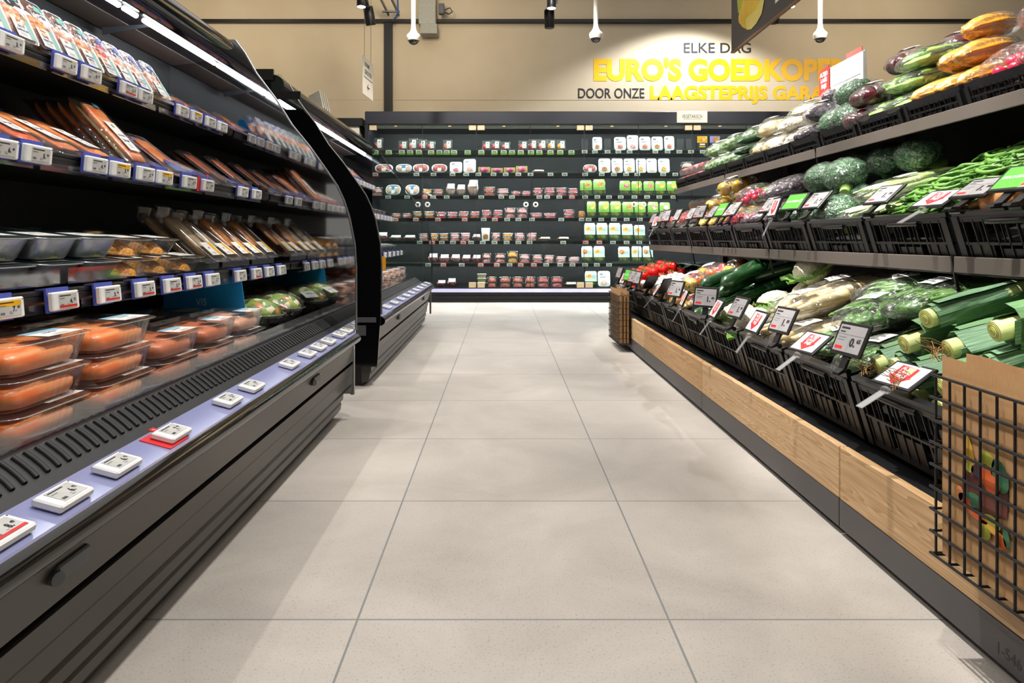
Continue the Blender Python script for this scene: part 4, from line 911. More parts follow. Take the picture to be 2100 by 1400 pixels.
for q, s in enumerate(CT):
    for n, w_ in enumerate(s.split(), 1):
        kd = w_[-1] if w_[-1] in 'gr' else ''
        px = float(w_.rstrip('gr'))
        ctag(kd, (px_x(px, 8.068), 8.068, SROW[q]), (0, 0, -pi/2), f'small price tag, {nth(n)} from the left along the glass cooler\'s {RN[q]} shelf', f'price tags on the cooler\'s {RN[q]} shelf', (1, 0.95 if kd != 'r' else 0.85, 1))

# ------------------------------------------------------------------ under the ceiling
def track_lamp(x, y, z, label, tilt=0.0, aim=None):
    t = thing('track_spotlight', label, 'spotlight', (x, y, z), (0, 0, 0))
    m = MB().lathe([(0.044, 0), (0.046, 0.004), (0.046, 0.13), (0.038, 0.14), (0.0, 0.14)], 24); m.build('housing', m_black, t)
    m = MB().lathe([(0.0, -0.003), (0.036, -0.002), (0.041, -0.0005)], 24); setp(m.build('lens', glow('spot_lens', '#fff6ea', 40.0), t), 'glowing white lens')
    MB().box((0.05, -0.012, 0.05), (0.062, 0.012, 0.22)).build('yoke', m_black, t)
    MB().cbox((-0.10, -0.02, 0.21), (0.10, 0.02, 0.25), 0.004).build('adapter', m_black, t)
    l = bpy.data.lights.new('track_spotlight_beam', 'SPOT'); l.energy = 25; l.spot_size = R(70); l.spot_blend = 0.6; l.shadow_soft_size = 0.03; l.color = (1, 0.95, 0.88)
    o = bpy.data.objects.new('track_spotlight_beam', l); C.objects.link(o); o.parent = t; o.location = (0, 0, -0.01)
    return t
LY = 7.0
for px, py, lab in ((741, 14, 'black spotlight beside the black upright, glowing lens facing down'), (1131, 17, 'black spotlight hanging above the middle of the glass cooler'), (1621, 14, 'black spotlight half hidden behind the banana sign')):
    track_lamp(px_x(px, LY), LY, px_z(py, LY), lab)
tr = structure(MB().cbox((-2.2, LY-0.02, px_z(14, LY)+0.25), (4.6, LY+0.02, px_z(14, LY)+0.29), 0.003).build('trim_5', m_black))
def spot_dark(px, py, lab, tilt):
    t = thing('track_spotlight', lab, 'spotlight', (px_x(px, LY+0.5), LY+0.5, px_z(py, LY+0.5)), (R(tilt), 0, R(-25)))
    MB().lathe([(0.05, 0), (0.055, 0.01), (0.055, 0.10), (0.048, 0.20), (0.0, 0.20)], 22).build('housing', m_black, t)
    g = MB()
    for k in range(7): g.lathe([(0.0565, 0.11+k*0.012), (0.0565, 0.115+k*0.012)], 22)
    g.build('cooling_ribs', m_gloss, t)
    MB().box((-0.012, -0.012, 0.19), (0.012, 0.012, 0.42)).build('stem', m_black, t)
    return t
spot_dark(761, 52, 'dark unlit spotlight tilted to the side beside the black upright', 18)
spot_dark(1127, 58, 'dark unlit spotlight hanging below the lamp above the cooler', 4)
spot_dark(1588, 48, 'dark unlit spotlight behind the lower edge of the banana sign', 30)
CYm = 6.6
for px, py, lab in ((848, 72, 'white dome camera on a white pole beside the grey wall box'), (1222, 68, 'white dome camera on a white pole above the EURO\'S lettering'), (1682, 68, 'white dome camera on a white pole to the east of the banana sign')):
    t = thing('dome_camera', lab, 'camera', (px_x(px, CYm), CYm, px_z(py, CYm)))
    MB().tube([(0, 0, 0.05), (0, 0, 1.5)], 0.022, 16).build('pole', P('#cfc8ba', 0.4, '#c8c1b2'), t)
    MB().lathe([(0.058, -0.055), (0.062, -0.035), (0.066, -0.012), (0.062, 0.0), (0.040, 0.022), (0.026, 0.05), (0.022, 0.09)], 28).build('housing', P('#cfc8ba', 0.4, '#c8c1b2'), t)
    MB().ball((0, 0, -0.056), (0.048, 0.048, 0.036), 20, 10).build('dome', clear('smoked_dome', tint='#6a6a6a', gloss=0.15, rough=0.05, edge=0.5, haze=0.1, hcol='#333333'), t)
    MB().ball((0, -0.004, -0.058), (0.034, 0.034, 0.028), 14, 8).build('lens', m_ink, t)
t = thing('wall_box', 'grey metal cable duct hanging from above beside a white camera pole', 'duct', (px_x(880, 8.75), 8.75, px_z(73, 8.75)))
MB().box((-0.10, -0.10, 0.0), (0.11, 0.08, 0.12)).build('lower_section', P('#9c9c92', 0.5, '#94948a'), t); MB().box((-0.12, -0.10, 0.121), (0.09, 0.08, 1.1)).build('upper_section', P('#a3a398', 0.5, '#9a9a90'), t)
MB().cbox((0.13, -0.10, 0.25), (0.20, -0.02, 0.38), 0.006).build('junction_box', m_grey, t)
MB().tube([(0.19, -0.06, 0.30), (0.27, -0.07, 0.33), (0.30, -0.07, 0.28), (0.26, -0.07, 0.25), (0.19, -0.06, 0.28)], 0.008, 8).build('cable', m_black, t)
t = thing('cable_ladder', 'small grey cable ladder with blue cable above the black upright', 'cable ladder', (px_x(800, 8.6), 8.6, px_z(22, 8.6)))
for dx in (-0.06, 0.07): MB().box((dx, -0.5, 0), (dx+0.02, 0.2, 0.03)).build('rail', m_steel, t)
MB().box((-0.10, -0.02, -0.02), (0.12, 0.02, 0.0)).build('rung', m_steel, t); MB().tube([(0.10, -0.04, 0.2), (0.105, -0.04, -0.03), (0.08, -0.03, -0.09), (0.03, 0.05, -0.10)], 0.010, 8).build('cable', P('#1d4fa0', 0.4, '#1a4896'), t)
# hanging direction sign
yS0, xS = 5.6, None
t = thing('hanging_sign', 'small cream hanging sign with an arrow in front of the wall\'s black upright', 'sign', (-1.10, 5.62, px_z(165, 5.62)), (0, 0, R(-4)))
MB().cbox((-0.003, -0.16, -0.14), (0.003, 0.16, 0.17), 0.002).build('board', P('#e9e2d2', 0.5, '#e1dac9', scale=3), t)
m = MB(); m.text('WARME', 0.052, on_px((0.0036, -0.03, 0.095)), 0, 0.0008, 0.8); m.text('GERECHTEN', 0.052, on_px((0.0036, 0.0, 0.035)), 0, 0.0008, 0.72); M = on_px((0.0036, 0, 0)); m.quad(M, -0.13, 0.005, 0.13, 0.011)
m.poly(M, [(-0.03, -0.06), (0.0, -0.03), (0.008, -0.038), (-0.008, -0.055), (0.05, -0.055), (0.05, -0.066), (-0.008, -0.066), (0.008, -0.082), (0.0, -0.09)])
m.build('lettering', m_ink, t)
for dy in (-0.1, 0.1): MB().tube([(0, dy, 0.17), (0, dy, 2.55)], 0.002, 5).build('wire', m_steel, t)

# things seen past the farther fridge
t = thing('wall_cabinet', 'black-topped pale cabinet standing west of the glass cooler', 'cabinet', (-2.3, 8.3, 0))
MB().box((-0.7, -0.25, 2.06), (0.66, 0.4, 2.15)).build('top_panel', m_black, t); MB().box((-0.66, -0.22, 0.0), (0.62, 0.38, 2.058)).build('body', P('#d9d2c4', 0.5, '#d1cabb', scale=3), t)
for n in range(4):
    t = setp(MB().cbox((-0.004, -0.05, 0.0), (0.004, 0.05, 0.125), 0.001).build('folded_board', P('#e9e4d4', 0.5, '#dfd9c6')), f'thin cream board leaning on top of the farther fridge, {nth(n+1)} of four', 'board', 'cream boards on the farther fridge')
    t.location = (-1.205, 4.50+0.055*n, 1.571); t.rotation_euler = (R(-16), 0, R(62))
# ------------------------------------------------------------------ the stepped produce display (its goods' front looks to -x)
TILT = R(17); CT_, ST_ = cos(TILT), sin(TILT)
YA, YB = 0.50, 5.24
JO = [YA, 1.71, 2.885, 4.06, YB]
disp = thing('produce_display', 'long stepped produce display with wooden kick boards beside the aisle', 'display', (1.3, 2.9, 0))
DB = lambda name, mats, mb: mb.build(name, mats, disp, True)
m_strip = P('#5d5550', 0.42, '#575049', scale=3); m_frame = P('#2b2725', 0.5, '#26221f', scale=3)
DB('base_box', m_deep, MB().box((0.90, YA+0.01, 0.0), (1.68, YB-0.01, 0.15)))
DB('sloped_base', m_black, MB().prism([(0.872, 0.15), (0.872, 0.20), (1.42, 0.378), (1.42, 0.36), (1.0, 0.15)], YA+0.01, YB-0.01))
for k in range(4):
    y0, y1 = JO[k]+0.002, JO[k+1]-0.002
    DB('kick_plate', P('#4d4a4b', 0.5, '#484546', scale=3), MB().box((0.838, y0, 0.018), (0.85, y1, 0.087)))
    bounds = [y0, y1] if k < 3 else [y0, 4.43, y1]
    for q in range(len(bounds)-1):
        w_ = wood_material('oak_board', ('#94703f', '#9a7547', '#8c673a', '#a07a49', '#a8824f')[k+q], ('#cba981', '#cfae86', '#c49e72', '#d0b089', '#d4b48c')[k+q], k*2+q+1)
        DB('wooden_board', w_, MB().cbox((0.838, bounds[q]+0.0005, 0.088), (0.860, bounds[q+1]-0.0005, 0.218), 0.002))
    for (sx, z0, z1) in ((1.119, 0.650, 0.690), (1.314, 1.073, 1.113)):
        DB('shelf_front', m_strip, MB().cbox((sx, y0+0.003, z0), (sx+0.007, y1-0.003, z1), 0.0015))
DB('middle_shelf', m_frame, MB().prism([(1.1475, 0.644), (1.1475, 0.655), (1.70, 0.824), (1.70, 0.813)], YA, YB))
DB('upper_shelf', m_frame, MB().prism([(1.3315, 1.076), (1.3315, 1.088), (1.70, 1.2007), (1.70, 1.1887)], YA, YB))
DB('back_panel', P('#1d1a19', 0.6, '#191615'), MB().box((1.702, YA, 0.0), (1.72, YB, 1.24)))
for y in JO[1:]:
    for (sx, z0, z1) in ((1.115, 0.585, 0.69), (1.310, 1.015, 1.112)):
        DB('shelf_joint', m_black, MB().prism([(sx, z1), (sx+0.004, z1), (sx+0.028, z0), (sx+0.018, z0)], y-0.0025, y+0.0025))
    DB('upright', m_black, MB().box((1.672, y-0.03, 0.15), (1.70, y+0.03, 1.17)))
DB('foot_rail', m_black, MB().box((0.866, YA, 0.15), (0.872, YB, 0.17)))

def crate_proto(key):
    D, h, fl = key
    t = thing('plastic_crate', 'x', 'crate'); w = 0.378 if D > 0.5 else 0.274; y = w/2
    m = MB()
    def wall(p0, p1, n):        # a ribbed, pierced side between two corners
        (xa, ya), (xb, yb) = p0, p1
        def bar(t0, t1, z0, z1, th=0.004, off=0.0):
            dx, dy = xb-xa, yb-ya; L = math.hypot(dx, dy); nx, ny = -dy/L, dx/L
            P_ = lambda t, o, z: (xa+dx*t+nx*o, ya+dy*t+ny*o, z)
            vs = [P_(t0, off, z0), P_(t1, off, z0), P_(t1, off+th, z0), P_(t0, off+th, z0), P_(t0, off, z1), P_(t1, off, z1), P_(t1, off+th, z1), P_(t0, off+th, z1)]
            m.add(vs, [(0, 3, 2, 1), (4, 5, 6, 7), (0, 1, 5, 4), (1, 2, 6, 5), (2, 3, 7, 6), (3, 0, 4, 7)])
        bar(0, 1, -0.026, -0.012, 0.005); bar(0, 1, -h, -h+0.016, 0.005); bar(0, 1, -h*0.56, -h*0.56+0.006, 0.006)
        bar(0, 0.06, -h, -0.012, 0.009, -0.001); bar(0.94, 1, -h, -0.012, 0.009, -0.001)
        bar(0.07, 0.30, -h*0.95, -h*0.52, 0.0025, 0.001); bar(0.70, 0.93, -h*0.95, -h*0.52, 0.0025, 0.001); bar(0.36, 0.64, -h*0.93, -h*0.62, 0.0025, 0.001)
        for k in range(1, n): bar(k/n-0.004, k/n+0.004, -h+0.01, -0.02, 0.006)
        for k in range(n):
            if k % 2 == 0: bar((k+0.5)/n-0.002, (k+0.5)/n+0.002, -h*0.55, -0.02, 0.004)
    wall((0.0, y), (0.0, -y), 11); wall((-D, -y), (-D, y), 8); wall((-D, y), (0, y), 10); wall((0, -y), (-D, -y), 10)
    m.build('side_lattice', m_black, t)
    r = MB()
    for a, b in (((-0.014, -y), (0.004, y)), ((-D, -y), (-D+0.014, y)), ((-D+0.014, -y), (-0.014, -y+0.012)), ((-D+0.014, y-0.012), (-0.014, y))): r.box((*a, -0.012), (*b, 0.0))
    r.build('rim', P('#1b1b20', 0.28, '#18181c'), t)
    MB().box((-D+0.005, -y+0.005, -h), (-0.006, y-0.005, -h+0.004)).build('bottom_panel', m_deep, t)
    MB().box((-D+0.016, -y+0.013, fl-0.003), (-0.016, y-0.013, fl)).build('raised_insert', m_deep, t)
    if D > 0.5:
        q = MB().tube([(0.006, -0.07, -0.026), (0.008, -0.05, -0.026), (0.008, 0.05, -0.026), (0.006, 0.07, -0.026)], 0.007, 8); q.build('grip', P('#141416', 0.25, '#171719'), t)
    return t
crates = Place(crate_proto)
TIER = {1: (0.86, 0.397, 0.53, 0.168, -0.080), 2: (1.105, 0.80, 0.53, 0.148, -0.077), 3: (1.315, 1.175, 0.34, 0.083, -0.060)}
def pt(tier, u, v, w): X, z = TIER[tier][:2]; return (X+u*CT_-w*ST_, v, z+u*ST_+w*CT_)
FACE = (0, TILT, pi)
def euler(M): return M.to_euler()
BASE = rot(pi, 'Z') @ rot(TILT, 'Y')
def turn(yaw=0.0, pitch=0.0, roll=0.0): return tuple((BASE @ rot(R(yaw), 'Z') @ rot(R(pitch), 'Y') @ rot(R(roll), 'X')).to_euler())
E1 = [0.90+0.4*k for k in range(12)]; E3 = [1.67+0.295*k for k in range(13)]
WHAT = {1: ['cabbage', 'leek', 'bagged bean', 'cream parsnip', 'cauliflower', 'zucchini', 'bagged pepper', 'cardboard punnet', 'wrapped punnet', 'nearer tomato', 'farther tomato'],
        2: ['unlabelled near', 'butternut', 'loose green bean', 'spring onion', 'broccoli', 'silvery eggplant', 'red radish', 'yellow pepper', 'avocado', 'tomato punnet', 'brown tray'],
        3: ['radish bag', 'yellow gourd', 'snap bean', 'beetroot and broccoli', 'eggplant', 'bean sprout', 'celeriac', 'cucumber', 'spinach', 'lettuce', 'mushroom', 'radish punnet']}
TN = {1: 'lowest', 2: 'middle', 3: 'top'}
for tier in (1, 2):
    X, z, D, h, fl = TIER[tier]
    for k in range(11):
        if tier == 2 and k == 0: continue
        y0, y1 = E1[k], min(E1[k]+0.4, 5.235)
        crates((D, h, fl), (X, (y0+y1)/2, z), FACE, f'black pierced plastic crate holding the {WHAT[tier][k]} goods on the {TN[tier]} tier', f'crates on the {TN[tier]} tier', (1, 1, 1) if y1-y0 > 0.39 else (1, (y1-y0)/0.4, 1))
X, z, D, h, fl = TIER[3]
for k in range(12):
    crates((D, h, fl), (X, E3[k]+0.1475, z), FACE, f'low black crate holding the {WHAT[3][k]} goods on the top tier', 'crates on the top tier')

# ------------------------------------------------------------------ card holders on the crates
def holder(key):
    kind, text = key
    t = thing('price_card_holder', 'x', 'price card')
    MB().cbox((-0.004, -0.058, -0.043), (0.004, 0.058, 0.043), 0.0022).build('frame', m_black, t)
    col = {'p': P('#999596', 0.5, '#929090'), 'a': P('#cfcfd0', 0.45, '#c8c8c9'), 'g': P('#57b83a', 0.4, '#52b036', emit=0.12)}[kind]  # the green card is given a faint glow of its own
    m = MB().quad(on_px((0.0043, 0, 0)), -0.050, -0.035, 0.050, 0.035, 0); M = on_px((0.0047, 0, 0))
    if kind == 'a':
        m.poly(M, [(-0.026, 0.030), (0.026, 0.026), (0.027, -0.006), (0.032, -0.006), (0.0, -0.034), (-0.032, -0.008), (-0.026, -0.008)], 1)
        for i, (s, sz) in enumerate((('ALTIJD', 0.0135), ('LAGE', 0.0160), ('PRIJS', 0.0150))): m.text(s, sz, on_px((0.0050, 0, 0.0165-0.0135*i)), 0, 0.0005, 0.92)
    elif kind == 'p':
        m.quad(M, -0.044, 0.024, -0.012, 0.029, 1); m.quad(M, -0.044, 0.015, -0.024, 0.018, 1); m.quad(M, -0.050, 0.0095, 0.050, 0.0105, 2); m.quad(M, 0.001, -0.035, 0.0018, 0.0095, 2)
        m.quad(M, -0.044, 0.001, -0.014, 0.003, 2); m.quad(M, -0.044, -0.006, -0.020, -0.004, 2)
        m.text(text[:-2], 0.030, on_px((0.0050, 0.016, -0.018)), 1, 0.0012); m.text(text[-2:], 0.014, on_px((0.0050, 0.036, -0.007)), 1, 0.0006)
        m.quad(M, -0.044, -0.029, -0.016, -0.021, 3)
    else:
        m.text('BIOLOGISCH', 0.0125, on_px((0.0050, -0.008, -0.004)), 4, 0.0002, 0.95)
        m.ring([[(0.0050, 0.040+r*cos(b), 0.0+r*sin(b)) for b in (2*pi*i/16 for i in range(16))] for r in (0.008, 0.0062)], 4, False, False, False)
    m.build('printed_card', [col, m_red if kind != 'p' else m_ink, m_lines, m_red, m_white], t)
    if kind == 'a':
        MB().ball((0.0, 0, -0.052), (0.010, 0.013, 0.009), 14, 8).build('clear_joint', m_clear, t)
        MB().prism([(-0.001, -0.058), (0.001, -0.058), (0.006, -0.125), (0.004, -0.125)], -0.010, 0.010).build('clear_strip', clear('milky_strip', gloss=0.1, rough=0.15, haze=0.3, hcol='#b5b5b5'), t)
    else:
        MB().prism([(-0.010, -0.030), (-0.004, -0.030), (-0.003, -0.075), (0.006, -0.090), (0.004, -0.096), (-0.010, -0.082)], -0.012, 0.012).build('bracket', m_black, t)
        MB().tube([(-0.014, -0.018, -0.078), (-0.014, 0.018, -0.078)], 0.008, 10).build('pivot', m_gloss, t)
    return t
hold = Place(holder)
H1 = [(1727, 'p', '0.65', 24, 8), (1822, 'a', '', 58, 10), (1640, 'a', '', 52, 10), (1590, 'p', '1.89', 26, 8), (1541, 'a', '', 32, 0), (1500, 'p', '1.79', 28, 5), (1461, 'a', '', 30, -5), (1443, 'p', '1.49', 12, 40), (1398, 'a', '', 24, -10), (1379, 'p', '1.99', 20, 20), (1356, 'p', '2.29', 22, -35), (1341, 'a', '', 34, -10), (1324, 'p', '1.49', 30, -45), (1303, 'p', '1.79', 15, 10), (1292, 'p', '2.19', 18, 10), (1283, 'g', '', 18, 12), (1275, 'a', '', 25, 5), (1266, 'p', '1.69', 18, 8)]
H2 = [(1897, 'a', '', 58, 8), (1966, 'p', '1.98', 56, 4), (2052, 'g', '', 46, 4), (2092, 'p', '2.49', 48, 0), (1783, 'p', '1.79', 48, 4), (1652, 'p', '1.29', 42, 6), (1611, 'g', '', 38, 14), (1584, 'a', '', 20, -6), (1561, 'p', '1.49', 36, 0), (1493, 'p', '1.79', 34, 0), (1479, 'p', '2.19', 38, 0), (1469, 'g', '', 30, 4), (1449, 'p', '1.35', 36, 0), (1428, 'p', '0.99', 24, 14), (1408, 'p', '2.19', 30, 4), (1382, 'p', '1.99', 26, 4), (1362, 'p', '1.49', 18, 14), (1351, 'p', '2.79', 22, 6), (1342, 'a', '', 22, 6), (1333, 'p', '1.89', 26, 4)]
CARD = {'p': 'grey price card', 'a': 'white card with red arrow', 'g': 'green BIOLOGISCH card'}
for tier, rows in ((1, H1), (2, H2)):
    X, z = TIER[tier][:2]; cnt = {}
    rows = sorted(rows, key=lambda r: -r[0])
    for px, kind, text, tl, yw in rows:
        cnt[kind] = cnt.get(kind, 0)+1; X_ = X-0.016; y = px_y(px, X_)
        hgt = 0.100 if kind == 'p' else 0.066
        a = R(tl); px_, pz_ = X_-0.006+0.0*sin(a), z-0.004
        hh = 0.090 if kind != 'a' else 0.060
        loc = (X_-0.004+hh*sin(a)*0.72, y, z+0.004+hh*cos(a))
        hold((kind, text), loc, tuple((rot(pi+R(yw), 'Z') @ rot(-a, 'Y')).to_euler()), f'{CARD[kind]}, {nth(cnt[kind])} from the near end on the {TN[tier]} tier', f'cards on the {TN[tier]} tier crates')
for px, py, X_, lab in ((1632, 245, 1.52, 'green BIOLOGISCH card standing behind the bean sprout bags on the top tier'), (1895, 145, 1.56, 'green BIOLOGISCH card standing behind the beetroot packs on the top tier')):
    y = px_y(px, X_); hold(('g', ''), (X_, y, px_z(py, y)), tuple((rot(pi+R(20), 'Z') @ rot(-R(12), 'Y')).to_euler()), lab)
# big price board on the top tier
X_ = 1.47; ya, yb = px_y(1770, X_), px_y(1690, X_); zt = H+0.522*X_
t = thing('price_board', 'white price board reading 1.45 standing among the wrapped broccoli on the top tier', 'price board', (X_, (ya+yb)/2, zt), (0, 0, pi))
hw = (yb-ya)/2
MB().box((-0.006, -hw, -0.26), (0.0, hw, 0.0)).build('board', P('#e9e9ee', 0.4, '#e1e1e7', scale=3), t)
MB().box((-0.016, hw-0.010, -0.26), (-0.0065, hw, 0.004)).build('side_rail', P('#e7dfcf', 0.5, '#dfd7c7'), t)
m = MB().box((-0.004, 0.03, 0.001), (-0.001, hw-0.012, 0.022)); m.build('red_tab', P('#e8716b', 0.4, '#df6964'), t)
m = MB(); m.text('1.', 0.13, on_px((0.0006, 0.02, -0.205)), 0, 0.008, 0.9); m.text('45', 0.085, on_px((0.0006, 0.105, -0.172)), 0, 0.002, 0.85); m.quad(on_px((0.0005, 0, 0)), -0.16, -0.090, 0.15, -0.088); m.quad(on_px((0.0004, 0, 0)), -hw, -0.26, -0.03, -0.10, 1); m.build('printed_price', [m_ink, P('#c9c9dc', 0.5, '#c1c1d4')], t)
m = MB().prism([(-0.20, 0.0), (-0.11, 0.014), (-0.11, -0.085), (-0.10, -0.085), (-0.155, -0.150), (-0.21, -0.095), (-0.20, -0.095)], 0.004, 0.008, 'x')
for i, s in enumerate(('ALTIJD', 'LAGE', 'PRIJS')): m.text(s, 0.026, on_px((0.0086, -0.155, -0.028-0.027*i)), 1, 0.0012, 0.95)
m.build('red_arrow', [P('#dc3a32', 0.45, '#d4352d'), m_white], t)
# banana board under the ceiling
X_ = 1.75
t = thing('banana_board', 'dark hanging board with a painted bunch of yellow bananas', 'hanging sign', (X_, px_y(1500, X_), H+0.816*X_), (0, 0, pi))
MB().box((-0.022, 0.0, 0.0), (0.0, 3.2, 0.9)).build('board', P('#34343e', 0.4, '#303039', scale=2), t)
MB().box((-0.022, 0.0, -0.012), (0.0, 3.2, -0.0005)).build('wooden_edge', P('#8a6a48', 0.6, '#7d5f3f'), t)
m_ban = P('#f3cf3a', 0.4, '#e9bd2a', 5); m_ban2 = P('#f7e27c', 0.4, '#efd967', 5); m_bang = P('#b9c443', 0.4, '#a9b537', 5)
def at_b(px, py): y = px_y(px, X_); return (px_y(1500, X_)-y, px_z(py, y)-(H+0.816*X_))
for i, (pts, mt) in enumerate(((((1512, 0), (1540, 0), (1530, 20), (1522, 32), (1514, 26)), m_bang), (((1524, 0), (1566, 0), (1556, 30), (1530, 42), (1516, 48), (1515, 34)), m_ban), (((1560, 0), (1568, 0), (1563, 28), (1552, 48), (1541, 60), (1532, 61), (1526, 52), (1530, 38), (1550, 22)), m_ban2), (((1515, 40), (1528, 36), (1530, 50), (1533, 60), (1524, 56), (1518, 48)), m_ban))):
    q = MB().poly(on_px((0.0015+0.0008*i, 0, 0)), [at_b(*p) for p in pts]); q.build('painted_banana', mt, t)
MB().poly(on_px((0.0015, 0, 0)), [at_b(*p) for p in ((1590, 8), (1604, -6), (1604, -30), (1590, -30))]).build('painted_letter', m_white, t)
for yy in (0.3, 2.6): MB().tube([(-0.011, yy, 0.9), (-0.011, yy, 1.55)], 0.003, 6).build('wire', m_steel, t)
track = structure(MB().cbox((1.9, 5.0, 3.05), (4.6, 5.05, 3.10), 0.004).build('trim_6', m_black))

# ------------------------------------------------------------------ wire baskets of paper bags
m_kraft = P('#b98f62', 0.7, '#ad8457', 60, stretch=(1, 14, 1), bump=0.15)
def basket(loc, label, bag_label, n_print):
    t = thing('wire_basket', label, 'basket', loc)
    L, Wd, Ht = 0.43, 0.074, 0.315
    m = MB()
    for i in range(12):
        y = -L/2+0.01+i*(L-0.02)/11-0.0
        m.tube([(0.0, y, 0.0), (0.0, y, Ht)], 0.0022, 6)
        m.tube([(Wd, y, 0.0), (Wd, y, Ht)], 0.0022, 6); m.tube([(0.0, y, 0.0), (Wd, y, 0.0)], 0.0022, 6)
    for k in range(9):
        z = k*Ht/8
        m.tube([(-0.004, -L/2, z), (-0.004, L/2, z)], 0.0026, 6); m.tube([(Wd+0.004, -L/2, z), (Wd+0.004, L/2, z)], 0.0022, 6)
        for y in (-L/2+0.003, L/2-0.003): m.tube([(-0.004, y, z), (Wd+0.004, y, z)], 0.0022, 6)
    m.build('wire_mesh', m_black, t)
    for b in range(3):
        top_ = Ht+(0.030, 0.022, 0.034)[b]
        g = thing('paper_bag', f'{bag_label}, {("outermost", "middle", "innermost")[b]} of the three bags', 'paper bag', (loc[0]+0.006+b*0.021, loc[1], loc[2]+0.005))
        def sh(x, nz): return MB().sheet(lambda u, v: (x+0.0012*n3(u*6+b, v*7, nz), (u-0.5)*(L-0.03), v*(top_ if x < 0.005 else top_-0.012)+(0.0025*n3(u*5, nz, b) if v > 0.95 else 0)), 20, 14)
        sh(0.002, 1).build('front_panel', m_kraft, g); sh(0.017, 2).build('rear_panel', m_kraft, g)
        for s in (-1, 1): MB().box((0.003, s*(L-0.032)/2-0.0006, 0.001), (0.016, s*(L-0.032)/2+0.0006, top_-0.02)).build('gusset', m_kraft, g)
        if b == 0 and n_print:
            pr = MB(); M = basis((0.0, 0, 0), (0, -1, 0), (0, 0, 1), (-1, 0, 0)); k_ = 0.00095
            O = lambda px, py: (((px-215)*k_)*0.0+0.0, 0)
            mats = [P('#6b3a30', 0.6, '#5f332a'), P('#d9652f', 0.6, '#cf5d29'), P('#3f7350', 0.6, '#396a49'), P('#a9a83c', 0.6, '#9d9c35'), P('#d8a63f', 0.6, '#cf9d38'), P('#3d2030', 0.6, '#351b29'), P('#e38a4d', 0.6, '#d98246')]
            cx_, cz_ = 0.098, 0.150
            def el(x, z, rx, rz, m_, a=0.0, i=0): pr.poly(M, [(-0.092+x+rx*cos(b_)*cos(a)-rz*sin(b_)*sin(a), cz_+z+rx*cos(b_)*sin(a)+rz*sin(b_)*cos(a)) for b_ in (2*pi*q/16 for q in range(16))], m_, 0.0004+i*0.0003)
            dx = -0.117
            def po(pts, m_, i): pr.poly(M, [(-0.092+p[0], cz_+p[1]) for p in pts], m_, 0.0004+i*0.0003)
            po([(-0.052, -0.018), (-0.052, 0.030), (-0.004, 0.012), (-0.002, -0.040)], 0, 0); po([(-0.002, -0.040), (-0.004, 0.012), (0.052, 0.030), (0.050, -0.026)], 0, 0)
            el(-0.034, 0.046, 0.010, 0.034, 4, 0.3, 1); el(-0.034, 0.024, 0.010, 0.008, 3, 0, 2); el(-0.016, 0.022, 0.014, 0.012, 5, 0, 2); el(0.004, 0.024, 0.014, 0.018, 1, 0, 3); el(0.018, 0.014, 0.018, 0.016, 1, 0.3, 4); el(0.006, 0.050, 0.018, 0.013, 3, 0, 3); el(0.036, 0.034, 0.017, 0.026, 2, 0.4, 3)
            el(-0.026, -0.026, 0.022, 0.012, 2, 0.2, 4); el(-0.044, -0.034, 0.016, 0.010, 1, -0.3, 5); el(-0.056, -0.026, 0.008, 0.012, 6, 0, 5); el(-0.020, -0.046, 0.030, 0.007, 1, -0.15, 5); el(0.016, -0.046, 0.022, 0.012, 3, 0.1, 4); el(0.020, -0.056, 0.030, 0.006, 4, -0.15, 5); el(0.004, -0.066, 0.013, 0.011, 3, 0, 6); el(0.038, -0.066, 0.013, 0.010, 1, -0.4, 6); el(0.050, -0.056, 0.007, 0.016, 2, 0.2, 6)
            pr.build('printed_drawing', mats, g)
    return t
basket((0.762, 1.003, 0.179), 'black wire basket of brown paper bags hung on the near end of the display', 'brown paper bag in the near wire basket', True)
basket((0.758, 4.66, 0.05), 'black wire basket of brown paper bags at the far end of the display', 'brown paper bag in the far wire basket', False)
MB
s = setp(MB().text('1-54613445 MERRIA', 0.028, basis((0.8375, 1.06, 0.034), (0, -1, 0), (0, 0, 1), (-1, 0, 0)), 0, 0.0, 0.9).build('stencilled_number', P('#39363a', 0.6, '#343134')), 'faint number stencilled on the grey kick plate near the near end', 'lettering')
# ------------------------------------------------------------------ fruit and vegetables
m_leaf_d = P('#4b7152', 0.45, '#7d9f7b', 40, stretch=(0.4, 14, 14), bump=0.15); m_leaf_l = P('#7fa84a', 0.42, '#5f8f45', 30, stretch=(0.4, 10, 10))
m_shaft = P('#c2d07c', 0.35, '#d9e0a8', 20, stretch=(0.5, 8, 8)); m_cut = P('#c3c06a', 0.5, '#d9d796', 30); m_cut2 = P('#9aa648', 0.5, '#a9b45a', 30); m_root = P('#9a7648', 0.8, '#83623a', 30)
m_tom = P('#d31f12', 0.16, '#c51a10', 8, coat=0.5, sss=0.1); m_stem = P('#4f7a2c', 0.55, '#5f8a38', 30); m_zuc = P('#1b3d20', 0.22, '#274f29', 60, coat=0.35, stretch=(0.35, 1, 1)); m_zuct = P('#8da548', 0.5, '#6f8f3a', 30)
m_beans = [P('#5b8a36', 0.4, '#507d2e', 25, coat=0.2), P('#6d9b45', 0.4, '#5f8f3b', 25, coat=0.2), P('#4a7829', 0.4, '#426d24', 25, coat=0.2)]
m_cauli = V(('#efe6cb', '#f4eeda', '#e6dabb', '#f0e8d2'), 130, 0.6, 0.8); m_brocc = V(('#2c5a36', '#3f7347', '#1f4329', '#5a8a58'), 150, 0.6, 1.0); m_broc_stem = P('#9dbb6a', 0.5, '#8bab5a', 25)
m_bean_stuff = V(('#47742a', '#5a8a38', '#375e20'), 60, 0.45, 0.8)

